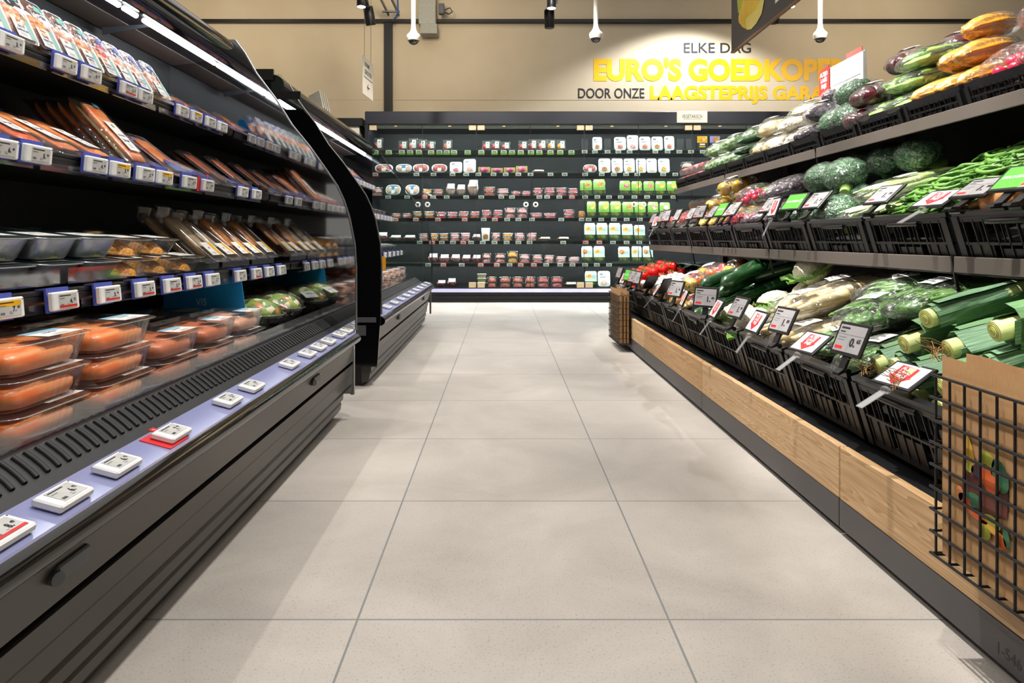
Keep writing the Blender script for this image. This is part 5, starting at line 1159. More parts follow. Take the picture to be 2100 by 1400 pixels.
def curve(t, key, r, L, n): return [(t_, 0, 0) for t_ in range(n)]
def veg(key):
    kind, a = key
    rn = random.Random(sum(map(ord, kind))*31+a)
    if kind == 'tomato':
        t = thing('tomato', 'x', 'tomato')
        MB().ball((0, 0, 0), (0.0305, 0.0305, 0.028), 20, 12, 0, lambda p: (1+0.02*cos(5*math.atan2(p[1], p[0])+a))*(1-0.10*math.exp(-8*(p[0]**2+p[1]**2)) if p[2] > 0 else 1)).build('fruit', m_tom, t)
        m = MB().tube([(0, 0, 0.024), (0.004, 0.002, 0.036), (0.012, 0.004, 0.042)], 0.0022, 6)
        for i in range(5):
            A = 2*pi*i/5+a; m.tube([(0, 0, 0.026), (0.010*cos(A), 0.010*sin(A), 0.030), (0.020*cos(A), 0.020*sin(A), 0.027)], [0.003, 0.002, 0.0004], 5)
        m.build('calyx', m_stem, t)
    elif kind == 'zucchini':
        t = thing('zucchini', 'x', 'zucchini'); L = 0.24+0.03*a
        pts = [(L*(i/12-0.5), 0.012*sin(pi*i/12)*(a-1), 0.006*sin(pi*i/12)) for i in range(13)]
        MB().tube(pts, [0.010]+[0.0235+0.004*(i/12)-0.002*(i < 3) for i in range(1, 12)]+[0.010], 16).build('body', m_zuc, t)
        e = pts[0]; MB().tube([(e[0]+0.004, e[1], e[2]), (e[0]-0.012, e[1], e[2]), (e[0]-0.026, e[1], e[2]+0.002)], [0.015, 0.009, 0.010], 6).build('stem', m_zuct, t)
    elif kind == 'cauliflower':
        t = thing('cauliflower', 'x', 'cauliflower')
        MB().ball((0, 0, 0.055), (0.072, 0.072, 0.052), 34, 20, 0, lambda p: 1+0.10*(1-min(1, 1.4*cells(p[0]*3.6+a, p[1]*3.6, p[2]*3.6)))+0.05*(1-min(1, cells(p[0]*9, p[1]*9+a, p[2]*9)))).build('curd', m_cauli, t)
        for i in range(7):
            A = 2*pi*i/7+a*0.4; k = 0.8+0.35*rn.random()
            def leaf(u, v, A=A, k=k):
                w_ = 0.048*sin(pi*min(1, v*0.85+0.12))*(u-0.5)*2
                r_ = 0.045+0.058*v*k+0.02*v*v; z_ = 0.01+0.072*v*k-0.030*v*v+0.012*n3(u*6, v*6, A)
                return (r_*cos(A)-w_*sin(A), r_*sin(A)+w_*cos(A), z_+0.012*abs(u-0.5)*2)
            MB().sheet(leaf, 6, 8).build('leaf', (m_leaf_l, P('#6f9a5a', 0.5, '#8db06c', 20), P('#a9c06a', 0.5, '#8aa856', 15))[i % 3], t)
        MB().tube([(0, 0, 0.03), (0, 0, 0.0)], 0.03, 12).build('stalk', m_broc_stem, t)
    elif kind == 'broccoli':
        t = thing('broccoli', 'x', 'broccoli')
        MB().ball((0, 0, 0.052), (0.073, 0.073, 0.055), 40, 24, 0, lambda p: 0.94+0.16*(1-min(1, 1.3*cells(p[0]*2.8+a, p[1]*2.8, p[2]*2.8)))+0.035*(1-min(1, cells(p[0]*12, p[1]*12+a, p[2]*12)))).build('crown', m_brocc, t)
        MB().tube([(0, 0, 0.04), (0.05, 0.0, 0.005), (0.085, 0.0, -0.008)], [0.03, 0.02, 0.017], 10).build('stalk', m_broc_stem, t)
        MB().ball((0.004, 0, 0.052), (0.080, 0.080, 0.062), 34, 22, 0, lambda p: 1+0.06*n3(p[0]*4+a, p[1]*4, p[2]*4)).build('film', m_bag, t)
    elif kind == 'leek':
        t = thing('leek', 'x', 'leek'); L = 0.44
        MB().tube([(0, 0, 0), (-0.2, 0, 0), (-0.34, 0, 0), (-L, 0, 0)], [0.021, 0.021, 0.019, 0.020], 18).build('shaft', m_shaft, t)
        m = MB()
        for i, r_ in enumerate((0.0185, 0.0145, 0.0105, 0.0065)): m.tube([(0.0005, 0, 0), (0.0012+0.0012*i, 0, 0)], r_, 18, i % 2)
        m.build('cut_end_pattern', [m_cut, m_cut2], t)
        for k in range(3):
            r0 = 0.026+0.008*k; sp = (2.6, 2.9, 3.3)[k]; a0 = a*1.3+k*1.9+rn.random(); x0 = -0.012-0.012*k
            def lf(u, v, r0=r0, sp=sp, a0=a0, x0=x0, k=k):
                q = round(u*5)/5*0.6+u*0.4; th = a0+(q-0.5)*sp; x = x0-v*(L-0.09)
                rr = r0*(1-0.55*v**1.5)+0.004*n3(u*4, v*5, a+k)+0.022*max(0, abs(u-0.5)-0.28)*(1-v)
                return (x, rr*cos(th), max(-0.022, rr*sin(th)))
            MB().sheet(lf, 12, 10, 0, False).build('leaf', m_leaf_d if k < 2 else P('#6f9460', 0.45, '#547c55', 40, stretch=(0.4, 14, 14)), t)
        if a == 2:
            m = MB()
            for i in range(16): m.tube([(0.0, 0.012*cos(i), 0.012*sin(i)), (0.02+0.01*rn.random(), 0.02*cos(i*1.7), -0.01+0.015*sin(i)), (0.035+0.02*rn.random(), 0.03*cos(i*2.3), -0.022)], 0.0009, 4)
            m.build('root_hair', m_root, t)
    elif kind == 'bean':
        t = MB().tube([(0.055*(i/4-1)+0.055*0.5*0+0.027*0, (0.010+0.006*a)*sin(pi*i/8)*(1 if a % 2 else -1), 0.004*sin(pi*i/4)) for i in range(9)], [0.0012, 0.0036, 0.0047, 0.005, 0.0052, 0.005, 0.0047, 0.0036, 0.0012], 8).build('green_bean', m_beans[a % 3], None)
        setp(t, 'x', 'green bean')
    elif kind == 'squash':
        t = thing('butternut_squash', 'x', 'squash')
        MB().lathe([(0.008, -0.10), (0.05, -0.09), (0.068, -0.05), (0.06, -0.005), (0.042, 0.04), (0.04, 0.09), (0.03, 0.115), (0.008, 0.12)], 24).build('body', P('#e0a061', 0.4, '#d79454', 6), t)
        MB().tube([(0, 0, 0.115), (0.004, 0, 0.14)], [0.012, 0.008], 6).build('stem', m_root, t)
    elif kind == 'cabbage':
        t = thing('white_cabbage', 'x', 'cabbage')
        MB().ball((0, 0, 0.08), (0.088, 0.088, 0.08), 26, 16, 0, lambda p: 1+0.03*n3(p[0]*2, p[1]*2, p[2]*2)).build('head', P('#dfe6b9', 0.4, '#c6d493', 14, bump=0.2), t)
        for i in range(4):
            def lf(u, v, i=i):
                th = i*1.7+(u-0.5)*2.4; ph = 1.35-v*1.7; rr = 0.091+0.002*i+0.003*n3(u*5, v*5, i)
                return (rr*cos(ph)*cos(th), rr*cos(ph)*sin(th), 0.08+0.90*rr*sin(ph))
            MB().sheet(lf, 12, 10).build('leaf', P('#cfdc9e', 0.4, '#e6ebc8', 12, stretch=(1, 1, 3)), t)
    elif kind == 'avocado':
        t = setp(MB().ball((0, 0, 0), (0.05, 0.032, 0.032), 18, 12, 0, lambda p: 1-0.12*max(0, p[0])).build('avocado', P('#26301f', 0.5, '#33402a', 90, bump=0.5), None), 'x', 'avocado')
    return t
vegp = Place(veg)
def crinkle(p, f, s, am): return 1+am*n3(p[0]*f+s, p[1]*f, p[2]*f)+am*0.6*abs(n3(p[0]*f*2.3, p[1]*f*2.3+s, p[2]*f*2.3))
def bag(key):
    """a clear film bag lying on its back: mouth towards -x, content inside, printed label on top"""
    kind, a = key; rn = random.Random(a*17+len(kind))
    names = {'beans': 'bean_bag', 'parsnip': 'parsnip_bag', 'pepper': 'pepper_bag', 'onion': 'spring_onion_bag', 'eggfoil': 'eggplant_bag', 'yellowp': 'yellow_pepper_bag', 'radish': 'radish_bag', 'snap': 'snap_bean_bag', 'beet': 'beetroot_pack', 'eggplant': 'eggplant_bag', 'sprout': 'bean_sprout_bag', 'celeriac': 'celeriac_bag', 'cucumber': 'cucumber_pack', 'spinach': 'spinach_bag', 'gourd': 'yellow_gourd_pack', 'punnet': 'cardboard_punnet', 'tompunnet': 'tomato_punnet', 'redpunnet': 'radish_punnet'}
    t = thing(names[kind], 'x', names[kind].replace('_', ' '))
    S = {'beans': (0.17, 0.115, 0.042), 'parsnip': (0.15, 0.10, 0.040), 'pepper': (0.105, 0.075, 0.046), 'onion': (0.20, 0.07, 0.030), 'eggfoil': (0.16, 0.09, 0.05), 'yellowp': (0.11, 0.075, 0.045), 'radish': (0.115, 0.085, 0.05), 'snap': (0.165, 0.095, 0.035), 'beet': (0.10, 0.07, 0.04), 'eggplant': (0.13, 0.065, 0.045), 'sprout': (0.125, 0.085, 0.042), 'celeriac': (0.11, 0.085, 0.05), 'cucumber': (0.14, 0.05, 0.026), 'spinach': (0.13, 0.085, 0.05), 'gourd': (0.13, 0.05, 0.040), 'punnet': (0.15, 0.06, 0.034), 'tompunnet': (0.09, 0.065, 0.036), 'redpunnet': (0.10, 0.065, 0.034)}[kind]
    sx, sy, sz = S
    film = m_bag
    if kind in ('punnet', 'tompunnet', 'redpunnet'):
        wallm = P('#b88e60', 0.7, '#ad8357', 20) if kind == 'punnet' else m_clear
        m = MB()
        for (a0, b0) in (((-sx, -sy), (sx, -sy+0.003)), ((-sx, sy-0.003), (sx, sy)), ((-sx, -sy+0.003), (-sx+0.003, sy-0.003)), ((sx-0.003, -sy+0.003), (sx, sy-0.003))): m.box((*a0, 0), (*b0, sz))
        m.box((-sx, -sy, 0), (sx, sy, 0.002)); m.build('tray_frame', wallm, t)
        colr = {'punnet': m_white, 'tompunnet': m_tom, 'redpunnet': P('#c2203f', 0.3, '#b21a37', coat=0.3)}[kind]
        i = 0; rr = 0.017 if kind != 'punnet' else 0.021
        for x in range(int(2*sx/(2.15*rr))):
            for y in range(int(2*sy/(2.15*rr))):
                o = MB().ball((-sx+rr*1.15+x*2.15*rr+0.002*rn.random(), -sy+rr*1.2+y*2.15*rr, sz*0.45+0.008*rn.random()+0.008), rr, 12, 8); o.build({'punnet': 'mushroom', 'tompunnet': 'small_tomato', 'redpunnet': 'radish'}[kind], colr, t); i += 1
        MB().ring([[(x, y, 0.004) for x, y in even(rrect(2*sy+0.004, 2*sx+0.004, 0.01), 30)], [(x, y, sz) for x, y in even(rrect(2*sy+0.006, 2*sx+0.006, 0.01), 30)], [(x*0.9, y*0.9, sz+0.012+0.004*n3(x*40, y*40, a)) for x, y in even(rrect(2*sy, 2*sx, 0.02), 30)], [(x*0.4, y*0.4, sz+0.016) for x, y in even(rrect(2*sy, 2*sx, 0.02), 30)]]).build('film', film, t)
        if kind != 'punnet': MB().quad(on_top((0, 0, sz+0.018)), -0.04, -0.02, 0.04, 0.02).build('label_print', m_paper if a % 2 else m_red, t)
        return t
    if kind in ('beans', 'snap', 'onion'):
        MB().ball((0, 0, sz*0.9), (sx*0.80, sy*0.80, sz*0.62), 28, 16, 0, lambda p: 1+0.14*n3(p[0]*4+a, p[1]*4, p[2]*4)).build('dense_filling', {'beans': m_bean_stuff, 'snap': V(('#8fb85a', '#7daa4a', '#a5c873', '#6a9640'), 40, 0.45, 0.8), 'onion': P('#9dbd68', 0.45, '#c9d8a4', 14, stretch=(0.3, 8, 8), bump=0.3)}[kind], t)['kind'] = 'stuff'
    if kind in ('beans', 'snap', 'onion', 'cucumber'):
        n = {'beans': 40, 'snap': 16, 'onion': 12, 'cucumber': 4}[kind]; r_ = {'beans': 0.0058, 'snap': 0.008, 'onion': 0.007, 'cucumber': 0.017}[kind]
        for i in range(n):
            y = (rn.random()-0.5)*1.45*sy if kind != 'cucumber' else (i-1.5)*0.025; x = (rn.random()-0.5)*0.7*sx if kind in ('beans', 'snap') else (rn.random()-0.5)*0.1*sx
            L = {'beans': 0.062, 'snap': 0.07, 'onion': sx*0.82, 'cucumber': sx*0.85}[kind]; z = sz*(0.92+0.80*math.sqrt(max(0, 1-(y/sy)**2-(x/sx)**2))*(0.85+0.15*rn.random())) if kind != 'cucumber' else sz*0.9
            A = (rn.random()-0.5)*(1.4 if kind == 'beans' else 0.7 if kind == 'snap' else 0.08)
            pts = [(x+(q/4-1)*L*cos(A)+0.006*sin(q)*sin(A), max(-sy*0.85, min(sy*0.85, y+(q/4-1)*L*sin(A)+0.008*sin(pi*q/8)*(1 if i % 2 else -1))), z) for q in range(9)]
            mt = {'beans': m_beans[i % 3], 'snap': P('#8fb85a', 0.4, '#7daa4a', 20), 'onion': P('#a7c46a', 0.4, '#d9e3bd', 8), 'cucumber': m_zuc}[kind]
            MB().tube(pts, [r_*0.3]+[r_]*7+[r_*0.3], 8).build({'beans': 'bean', 'snap': 'snap_bean', 'onion': 'spring_onion', 'cucumber': 'small_cucumber'}[kind], mt, t)
    elif kind in ('pepper', 'yellowp'):
        cols = (('#d21f17', '#e8720f', '#e9b51b') if kind == 'pepper' else ('#efc21a', '#f0c820', '#e8b812'))
        for i in range(3):
            o = (-sx*0.55+i*sx*0.55, (0.012 if i % 2 else -0.012), 0.042)
            MB().ball(o, (0.036, 0.036, 0.040), 20, 12, 0, lambda p, i=i: (1+0.07*cos(4*math.atan2(p[1], p[2])+i))*(1-0.18*math.exp(-9*(p[1]**2+p[2]**2)))).build('bell_pepper', P(cols[i], 0.18, None, 8, coat=0.4), t)
            MB().tube([(o[0]+0.028, o[1], o[2]), (o[0]+0.042, o[1], o[2]+0.008)], [0.006, 0.005], 6).build('stem', m_stem, t)
    elif kind in ('eggfoil', 'eggplant'):
        for i in range(2 if kind == 'eggfoil' else 1):
            o = (0, (i-0.5)*0.07 if kind == 'eggfoil' else 0, 0.044)
            MB().ball(o, (0.105, 0.034, 0.036), 20, 14, 0, lambda p: 1+0.18*max(0, p[0])).build('eggplant', P('#2a1526', 0.14, '#331a2e', 6, coat=0.6), t)
            MB().ball((o[0]-0.10, o[1], o[2]), (0.02, 0.022, 0.022), 10, 8).build('calyx', m_stem, t)
    elif kind == 'radish':
        for i in range(16):
            A = 2*pi*i/8; rr = (0.055 if i < 8 else 0.025)
            MB().ball((rr*cos(A)*1.3, rr*sin(A), 0.03+0.022*(i >= 8)+0.008*rn.random()), 0.0185, 12, 8).build('radish', P('#c81e4a', 0.25, '#b8193f', 10, coat=0.3), t)
        MB().ball((-0.095, 0, 0.04), (0.05, 0.05, 0.03), 14, 8, 0, lambda p: crinkle(p, 4, a, 0.25)).build('foliage', m_green, t)
    elif kind == 'beet':
        for i in range(4): MB().ball((-0.045+0.09*(i % 2), -0.03+0.06*(i//2), 0.036), (0.040, 0.034, 0.034), 14, 10, 0, lambda p, i=i: 1+0.06*n3(p[0]*2, p[1]*2, i)).build('beetroot', P('#3f0d18', 0.2, '#4d111e', 8, coat=0.5), t)
    else:
        mt = {'parsnip': P('#e2cfa0', 0.5, '#d8c290', 10), 'sprout': V(('#efe9d6', '#e0d2ae', '#f7f4ea', '#cdbb8f'), 150, 0.5, 0.9), 'celeriac': P('#d9cda6', 0.6, '#b9a877', 20, bump=0.5), 'spinach': V(('#3f6b2f', '#56853c', '#2f5626', '#7a9c52'), 55, 0.5, 0.9), 'gourd': P('#e8a820', 0.35, '#dd9a16', 10, coat=0.2, bump=0.3)}[kind]
        if kind == 'parsnip':
            for i in range(6):
                y = (i-2.5)*0.028; MB().tube([(-0.11+0.01*rn.random(), y, 0.034+0.012*(i % 2)), (0, y+0.004, 0.038+0.012*(i % 2)), (0.10, y*0.9, 0.036+0.010*(i % 2))], [0.020, 0.016, 0.006], 12).build('parsnip', mt, t)
        elif kind == 'gourd':
            MB().ball((0, 0, sz), (sx*0.94, sy*0.94, sz*0.92), 40, 24, 0, lambda p: (1+0.09*cos(9*math.atan2(p[1], p[2])))*(1+0.06*n3(p[0]*3+a, p[1]*3, p[2]*3))*(1-0.25*max(0, -p[0]))).build('gourd', mt, t)
        else:
            MB().ball((0, 0, sz*0.95), (sx*0.88, sy*0.88, sz*0.86), 30, 18, 0, lambda p: 1+0.16*n3(p[0]*3.2+a, p[1]*3.2, p[2]*3.2)).build('filling', mt, t)['kind'] = 'stuff'
    if kind == 'cucumber': film = m_film
    def shape(p):
        k = crinkle(p, 2.6, a, 0.07 if kind not in ('gourd', 'cucumber', 'beet') else 0.04)
        return k
    m = MB(); vs_n = 30
    m.ball((0, 0, sz), (sx*1.0, sy*1.0, sz*1.05), vs_n, 18, 0, shape)
    if kind not in ('gourd', 'beet', 'cucumber'):      # the gathered open end
        m.v = [((p[0]*1.22 if p[0] < -sx*0.5 else p[0]), p[1]*(1-0.25*max(0, (-p[0]-sx*0.5)/sx)) , p[2]) for p in m.v]
    m.build('film', film, t)
    if kind in ('eggfoil', 'radish', 'spinach', 'yellowp', 'pepper', 'onion', 'snap', 'beans', 'celeriac', 'sprout'):
        MB().sheet(lambda u, v: (-sx*1.12-0.05*v, (u-0.5)*sy*(0.7+0.8*v), sz*(1.0+0.35*v)+0.010*sin(u*14+a)*v), 14, 4).build('bag_mouth', film, t)
    if kind not in ('gourd', 'cucumber', 'eggfoil', 'radish'):
        lx = sx*0.05; q = MB()
        w_, l_ = min(sy*0.42, 0.036), min(sx*0.28, 0.036)
        top_ = lambda x, y: sz+sz*1.12*math.sqrt(max(0, 1-(x/sx)**2-(y/sy)**2))
        q.sheet(lambda u, v: (lx+(v-0.5)*2*l_, (u-0.5)*2*w_, top_(lx+(v-0.5)*2*l_, (u-0.5)*2*w_)+0.003), 8, 6)
        for i in range(4): q.sheet(lambda u, v, i=i: (lx-l_*0.6+i*l_*0.36+v*l_*0.14, -w_*0.7+u*w_*(1.3 if i % 2 else 0.9), top_(lx-l_*0.6+i*l_*0.36, 0)*1.0+0.0042-0.1*((-w_*0.7+u*w_)**2)*4), 4, 1, 1)
        q.build('label_print', [m_paper, m_lines if kind != 'beet' else m_red], t)
    return t
bags = Place(bag)
LAB = {}
def put(place, key, tier, u, v, w, yaw=0, pitch=0, roll=0, label='', group=None, scale=None):
    place(key, pt(tier, u, v, w), turn(yaw, pitch, roll), label, group, scale)
def at_px(tier, u, px): X = TIER[tier][0]+u*CT_; return px_y(px, X)

# --- lowest tier, from the near end
for n, (u, v, w) in enumerate(((0.13, 1.10, -0.055), (0.12, 0.97, -0.055), (0.30, 1.08, -0.055), (0.13, 1.04, 0.065)), 1):
    put(vegp, ('cabbage', 0), 1, u, v, w, 40*n, 0, 0, f'round pale white cabbage, {nth(n)} in the crate behind the near paper bags', 'white cabbages')
LK = [(0.035, 1.36, -0.040, 0), (0.05, 1.45, -0.040, 1), (0.055, 1.54, -0.040, 2), (0.05, 1.635, -0.040, 0), (0.045, 1.405, 0.020, 1), (0.035, 1.50, 0.020, 2), (0.06, 1.60, 0.020, 0), (0.10, 1.44, 0.078, 2), (0.075, 1.555, 0.078, 1), (0.10, 1.345, 0.050, 0), (0.12, 1.52, 0.130, 0), (0.07, 1.25, 0.015, 1), (0.14, 1.34, 0.120, 1), (0.05, 1.665, 0.015, 2)]
for n, (u, v, w, a) in enumerate(LK, 1):
    put(vegp, ('leek', a), 1, u, v, w, rnd.uniform(-6, 8), rnd.uniform(-2, 1), 70*a, f'green leek with its cut end to the aisle, {nth(n)} counted from the crate bottom upward', 'leeks in the near crates')
BB = [(0.15, 1.81, -0.055, 0, 20), (0.16, 2.02, -0.055, 1, -14), (0.37, 1.83, -0.050, 2, 8), (0.38, 2.03, -0.050, 0, -20), (0.22, 1.92, 0.030, 1, 30), (0.36, 1.98, 0.045, 2, -30), (0.33, 1.79, 0.050, 0, 5)]
for n, (u, v, w, a, yw) in enumerate(BB, 1):
    put(bags, ('beans', a), 1, u, v, w, yw, -4, 0, f'clear bag of green beans with white label, {nth(n)} counted from the crate bottom upward', 'bean bags on the lowest tier', (0.98, 0.84, 1))
for n, (u, v, w, yw) in enumerate(((0.13, 2.20, -0.05, 10), (0.14, 2.39, -0.05, -12), (0.37, 2.21, -0.05, 5), (0.37, 2.40, -0.05, 0), (0.18, 2.29, 0.03, 20), (0.33, 2.34, 0.03, -10)), 1):
    put(bags, ('parsnip', n % 2), 1, u, v, w, yw, -4, 0, f'clear bag of cream parsnips with printed label, {nth(n)} counted from the crate bottom upward', 'parsnip bags on the lowest tier')
n = 0
for i in range(2):
    for j in range(3):
        n += 1; put(vegp, ('cauliflower', n % 3), 1, 0.095+0.165*j, 2.60+0.19*i+0.01*j, -0.062, 50*n, 14, 0, f'white cauliflower with green leaves, {nth(n)} in its crate on the lowest tier', 'cauliflowers on the lowest tier')
for (u, v) in ((0.42, 2.70),):
    n += 1; put(vegp, ('cauliflower', n % 3), 1, u, v, 0.052, 50*n, 14, 0, f'white cauliflower with green leaves, {nth(n)} in its crate on the lowest tier', 'cauliflowers on the lowest tier')
ZU = [(0.14, 2.96, -0.035, 0, 10), (0.15, 3.03, -0.035, 1, -5), (0.14, 3.10, -0.035, 2, 8), (0.15, 3.17, -0.035, 0, -12), (0.14, 3.24, -0.035, 1, 4), (0.40, 2.97, -0.035, 2, 5), (0.40, 3.05, -0.035, 0, -4), (0.40, 3.13, -0.035, 1, 6), (0.40, 3.22, -0.035, 2, 0), (0.20, 3.00, 0.020, 2, 16), (0.19, 3.08, 0.020, 0, 20), (0.22, 3.16, 0.020, 1, 26), (0.41, 3.02, 0.020, 0, -8), (0.41, 3.12, 0.020, 1, -10), (0.23, 3.06, 0.072, 2, 32), (0.31, 3.16, 0.075, 0, 18), (0.42, 3.05, 0.074, 1, -20), (0.20, 3.20, 0.072, 0, 10), (0.24, 2.99, 0.115, 1, 24), (0.33, 3.10, 0.122, 2, 30), (0.17, 3.06, 0.118, 0, 14)]
for n, (u, v, w, a, yw) in enumerate(ZU, 1):
    put(vegp, ('zucchini', a), 1, u, v, w, yw, 0, 0, f'glossy dark green zucchini, {nth(n)} counted from the crate bottom upward', 'zucchini on the lowest tier')
n = 0
for j in range(3):
    for i in range(2):
        n += 1; put(bags, ('pepper', i), 1, 0.10+0.19*j, 3.405+0.185*i, -0.055, 20*(-1)**i, 0, 0, f'clear bag of red, orange and yellow peppers, {nth(n)} in its crate', 'pepper bags on the lowest tier')
for (u, v, yw) in ((0.14, 3.45, 60), (0.27, 3.57, -40), (0.36, 3.43, 30)):
    n += 1; put(bags, ('pepper', n % 2), 1, u, v, 0.038, yw, 0, 0, f'clear bag of red, orange and yellow peppers, {nth(n)} in its crate', 'pepper bags on the lowest tier')
n = 0
for k in range(2):
    for i in range(2):
        for j in range(3):
            n += 1; put(bags, ('punnet', n % 2), 1, 0.165, 3.77+0.132*j+0.4*k-0.004, -0.06+0.056*i, 0, -3*i, 0, f'long cardboard punnet under crinkled film, {nth(n)} from the pepper bags', 'cardboard punnets on the lowest tier', (0.95, 1, 1))
n = 0; TOM = []
for lay_, (nu, w_) in enumerate(((7, -0.036), (6, 0.012), (5, 0.060))):
    for i in range(nu-1):
        for j in range(11-2*lay_): TOM.append((0.05+0.068*i+0.034*lay_, 4.545+0.068*j+0.034*lay_, w_))
TOM = [q for q in TOM if q[2] > 0 or q[0] < 0.06]
for (u, v, w) in TOM:
    if v > 5.19: continue
    n += 1; put(vegp, ('tomato', n % 2), 1, u+rnd.uniform(-.002, .002), v+rnd.uniform(-.002, .002), w+rnd.uniform(-.001, .002), rnd.uniform(0, 360), rnd.uniform(-50, 50), rnd.uniform(-50, 50), 'glossy red tomato in the loose tomato heap at the far end of the display', 'loose tomatoes on the lowest tier')
# --- middle tier
for n, (u, v, w, yw) in enumerate(((0.12, 1.40, -0.005, 20), (0.13, 1.57, -0.005, -30), (0.30, 1.42, -0.005, 40), (0.30, 1.60, -0.005, 10)), 1):
    put(vegp, ('squash', 0), 2, u, v, w+0.005, yw, 85, 0, f'smooth orange butternut squash, {nth(n)} in the near crate of the middle tier', 'butternut squashes')
def heap(u, v):      # upper face of the loose bean heap
    return -0.045+0.125*math.exp(-((u-0.34)/0.24)**2)*math.exp(-((v-1.88)/0.19)**4)+0.02*math.exp(-((u-0.1)/0.1)**2)
hm = MB(); hm.sheet(lambda a, b: pt(2, 0.03+0.50*a, 1.725+0.35*b, heap(0.03+0.50*a, 1.725+0.35*b)-0.012+0.004*n3(a*20, b*20, 0)), 40, 30)
setp(hm.build('green_beans', m_bean_stuff), 'dense green mass of beans beneath the loose bean heap', 'green beans', None, 'stuff')
for i in range(270):
    u = 0.045+0.47*rnd.random(); v = 1.735+0.33*rnd.random()
    w = heap(u, v)+0.012*rnd.random()**1.5
    e = 0.01; du = (heap(u+e, v)-heap(u-e, v))/(2*e)
    A = rnd.gauss(80, 45)
    put(vegp, ('bean', i % 6), 2, u, v, w, A, 0, 0, 'slim green bean in the loose heap beside the green BIOLOGISCH card', 'loose green beans on the middle tier', (rnd.uniform(0.8, 1.25),)*3)
    o = vegp.proto[('bean', i % 6)]
for n, (u, v, w, yw) in enumerate(((0.20, 2.16, -0.05, 4), (0.22, 2.31, -0.05, -6), (0.23, 2.23, 0.012, 12)), 1):
    put(bags, ('onion', n % 2), 2, u, v, w, yw, -3, 0, f'clear bag of pale green spring onions, {nth(n)} beside the loose beans', 'spring onion bags')
n = 0
BR = [(0.10, 2.445, -0.05), (0.10, 2.62, -0.05), (0.10, 2.80, -0.05), (0.28, 2.46, -0.05), (0.28, 2.64, -0.05), (0.28, 2.81, -0.05), (0.45, 2.20, -0.05), (0.45, 2.38, -0.05), (0.46, 2.56, -0.05), (0.46, 2.74, -0.05), (0.20, 2.53, 0.065), (0.21, 2.72, 0.065), (0.37, 2.35, 0.07), (0.38, 2.54, 0.07), (0.38, 2.73, 0.07)]
for (u, v, w) in BR:
    n += 1; put(vegp, ('broccoli', n % 3), 2, u, v, w, 70*n, 0, 0, f'dark green broccoli head in shiny film, {nth(n)} of the middle tier heap', 'wrapped broccoli on the middle tier')
for n, (u, v, w, yw) in enumerate(((0.17, 3.00, -0.05, 5), (0.17, 3.20, -0.05, -6), (0.42, 3.02, -0.05, 8), (0.42, 3.21, -0.05, 0), (0.24, 3.10, 0.05, 10), (0.40, 3.12, 0.055, -14)), 1):
    put(bags, ('eggfoil', n % 2), 2, u, v, w, yw, 0, 0, f'crinkled silvery bag of dark eggplants, {nth(n)} counted from the crate bottom upward', 'eggplant bags on the middle tier')
for n, (u, v, w, yw) in enumerate(((0.12, 3.40, -0.05, 5), (0.12, 3.58, -0.05, 20), (0.36, 3.41, -0.05, 5), (0.36, 3.60, -0.05, -9), (0.22, 3.50, 0.05, 30), (0.40, 3.50, 0.05, 0)), 1):
    put(bags, ('radish', n % 2), 2, u, v, w, yw, 0, 0, f'clear bag of red radishes, {nth(n)} counted from the bottom of the middle tier crate', 'radish bags on the middle tier')
for n, (u, v, w, yw) in enumerate(((0.12, 3.80, -0.05, 5), (0.12, 3.98, -0.05, 20), (0.36, 3.80, -0.05, 5), (0.36, 3.99, -0.05, -9), (0.16, 3.88, 0.045, 30), (0.35, 3.90, 0.045, 0), (0.26, 3.86, 0.12, 10)), 1):
    put(bags, ('yellowp', n % 2), 2, u, v, w, yw, 0, 0, f'clear bag of bright yellow peppers, {nth(n)} counted from the crate bottom upward', 'yellow pepper bags')
n = 0
for i in range(4):
    for j in range(4):
        n += 1; put(vegp, ('avocado', 0), 2, 0.07+0.11*i, 4.15+0.095*j, -0.025, 40*n, 0, 0, f'dark green avocado, {nth(n)} in its crate on the middle tier', 'avocados on the middle tier')
n = 0
for i in range(2):
    for j in range(5):
        for k in range(2):
            n += 1; put(bags, ('tompunnet', n % 2), 2, 0.11+0.20*i, 4.57+0.14*j, -0.055+0.056*k, 0, 0, 0, f'clear punnet of small red tomatoes, {nth(n)} from the avocados', 'tomato punnets on the middle tier')
n = 0
for j in range(5):
    n += 1; put(bags, ('punnet', n % 2), 2, 0.40, 4.20+0.21*j, 0.065, 90, 0, 0, f'cardboard punnet under film on top of the middle tier goods, {nth(n)} counted toward the cooler', 'cardboard punnets on the middle tier')
# --- top tier
def row3(kind, lst, lab, grp):
    for n, (u, v, w, yw, *sc) in enumerate(lst, 1):
        put(bags, (kind, n % 2), 3, u, v, w, yw, -3, 0, lab.format(nth(n)), grp, sc[0] if sc else None)
row3('radish', [(0.13, 1.76, -0.04, 10), (0.14, 1.90, -0.04, -10), (0.30, 1.78, -0.03, 10), (0.20, 1.82, 0.06, 30), (0.31, 1.90, 0.07, 0), (0.26, 1.80, 0.16, 60)], 'clear bag of pink-red radishes, {} counted from the bottom of the nearest top crate', 'radish bags on the top tier')
row3('gourd', [(0.14, 2.02, -0.04, 8), (0.15, 2.12, -0.04, 0), (0.14, 2.215, -0.04, -6), (0.17, 2.06, 0.035, 16), (0.19, 2.16, 0.035, 14), (0.24, 2.11, 0.105, 22)], 'wrinkled yellow wrapped gourd, {} counted from the bottom of its top-tier crate', 'yellow gourds on the top tier')
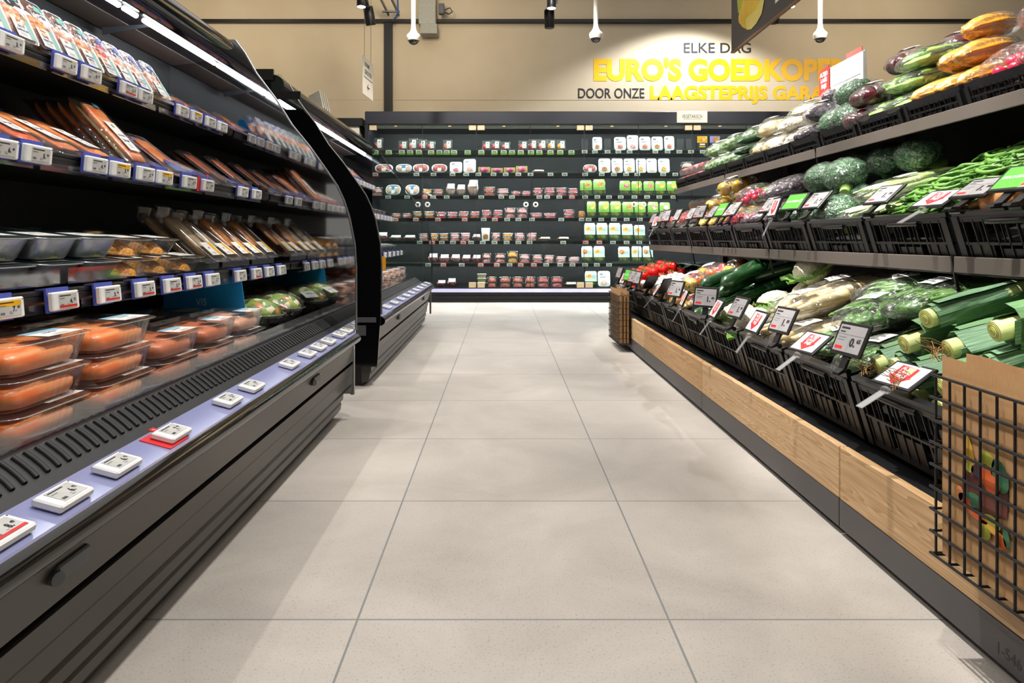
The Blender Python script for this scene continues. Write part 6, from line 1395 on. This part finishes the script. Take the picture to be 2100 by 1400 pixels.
row3('snap', [(0.13, 2.325, -0.04, 18), (0.14, 2.47, -0.04, -10), (0.16, 2.36, 0.025, 30), (0.18, 2.46, 0.03, 34), (0.20, 2.33, 0.085, 20)], 'clear bag of flat snap beans, {} counted from the bottom of its crate', 'snap bean bags on the top tier')
row3('beet', [(0.07, 2.60, -0.04, 10), (0.09, 2.545, 0.03, 10), (0.30, 2.46, 0.06, 0), (0.30, 2.60, 0.045, 12), (0.25, 2.53, 0.11, -10), (0.33, 2.39, 0.10, 20)], 'shiny pack of dark red beetroots, {} counted from the aisle edge of the top tier', 'beetroot packs on the top tier')
for n, (u, v, w) in enumerate(((0.08, 2.73, -0.035), (0.10, 2.88, -0.035), (0.24, 2.74, -0.03), (0.16, 2.80, 0.055), (0.29, 2.62, -0.03)), 1):
    put(vegp, ('broccoli', n % 3), 3, u, v, w, 70*n, 0, 0, f'dark green broccoli head in shiny film, {nth(n)} of the top tier heap', 'wrapped broccoli on the top tier')
row3('eggplant', [(0.12, 3.03, -0.04, 5), (0.13, 3.12, -0.04, 0), (0.15, 3.05, 0.035, 25), (0.20, 3.12, 0.04, 10), (0.27, 3.05, 0.09, 0)], 'clear bag with one dark eggplant, {} counted from the bottom of its top-tier crate', 'eggplant bags on the top tier')
row3('sprout', [(0.12, 3.23, -0.04, 5), (0.12, 3.38, -0.04, 0), (0.13, 3.30, 0.035, 25), (0.27, 3.27, 0.0, 10), (0.25, 3.36, 0.08, 0)], 'clear bag of white bean sprouts, {} counted from the bottom of its top-tier crate', 'bean sprout bags on the top tier')
row3('celeriac', [(0.12, 3.52, -0.04, 5), (0.12, 3.66, -0.04, 0), (0.14, 3.58, 0.05, 25), (0.28, 3.60, 0.02, 10)], 'clear bag of cream celeriac, {} counted from the bottom of its top-tier crate', 'celeriac bags on the top tier')
row3('cucumber', [(0.15, 3.79, -0.04, 5), (0.15, 3.90, -0.04, 0), (0.15, 3.99, -0.04, 0), (0.16, 3.84, 0.012, 5), (0.16, 3.95, 0.012, -5), (0.17, 3.90, 0.064, 0)], 'film pack of small dark cucumbers, {} counted from the bottom of its crate', 'cucumber packs on the top tier')
row3('spinach', [(0.13, 4.10, -0.04, 5), (0.13, 4.26, -0.04, 0), (0.15, 4.17, 0.05, 25), (0.28, 4.16, 0.06, 10), (0.13, 4.40, -0.04, 0), (0.14, 4.55, -0.04, 10), (0.16, 4.46, 0.05, -10)], 'tall clear bag of spinach leaves, {} counted from the cucumber packs', 'spinach bags on the top tier')
row3('redpunnet', [(0.11, 4.70, -0.04, 0), (0.11, 4.84, -0.04, 0), (0.11, 4.98, -0.04, 0), (0.11, 5.12, -0.04, 0), (0.115, 4.77, 0.014, 0), (0.115, 4.91, 0.014, 0), (0.115, 5.05, 0.014, 0)], 'clear punnet of pink-red radishes, {} counted from the spinach bags', 'radish punnets on the top tier')
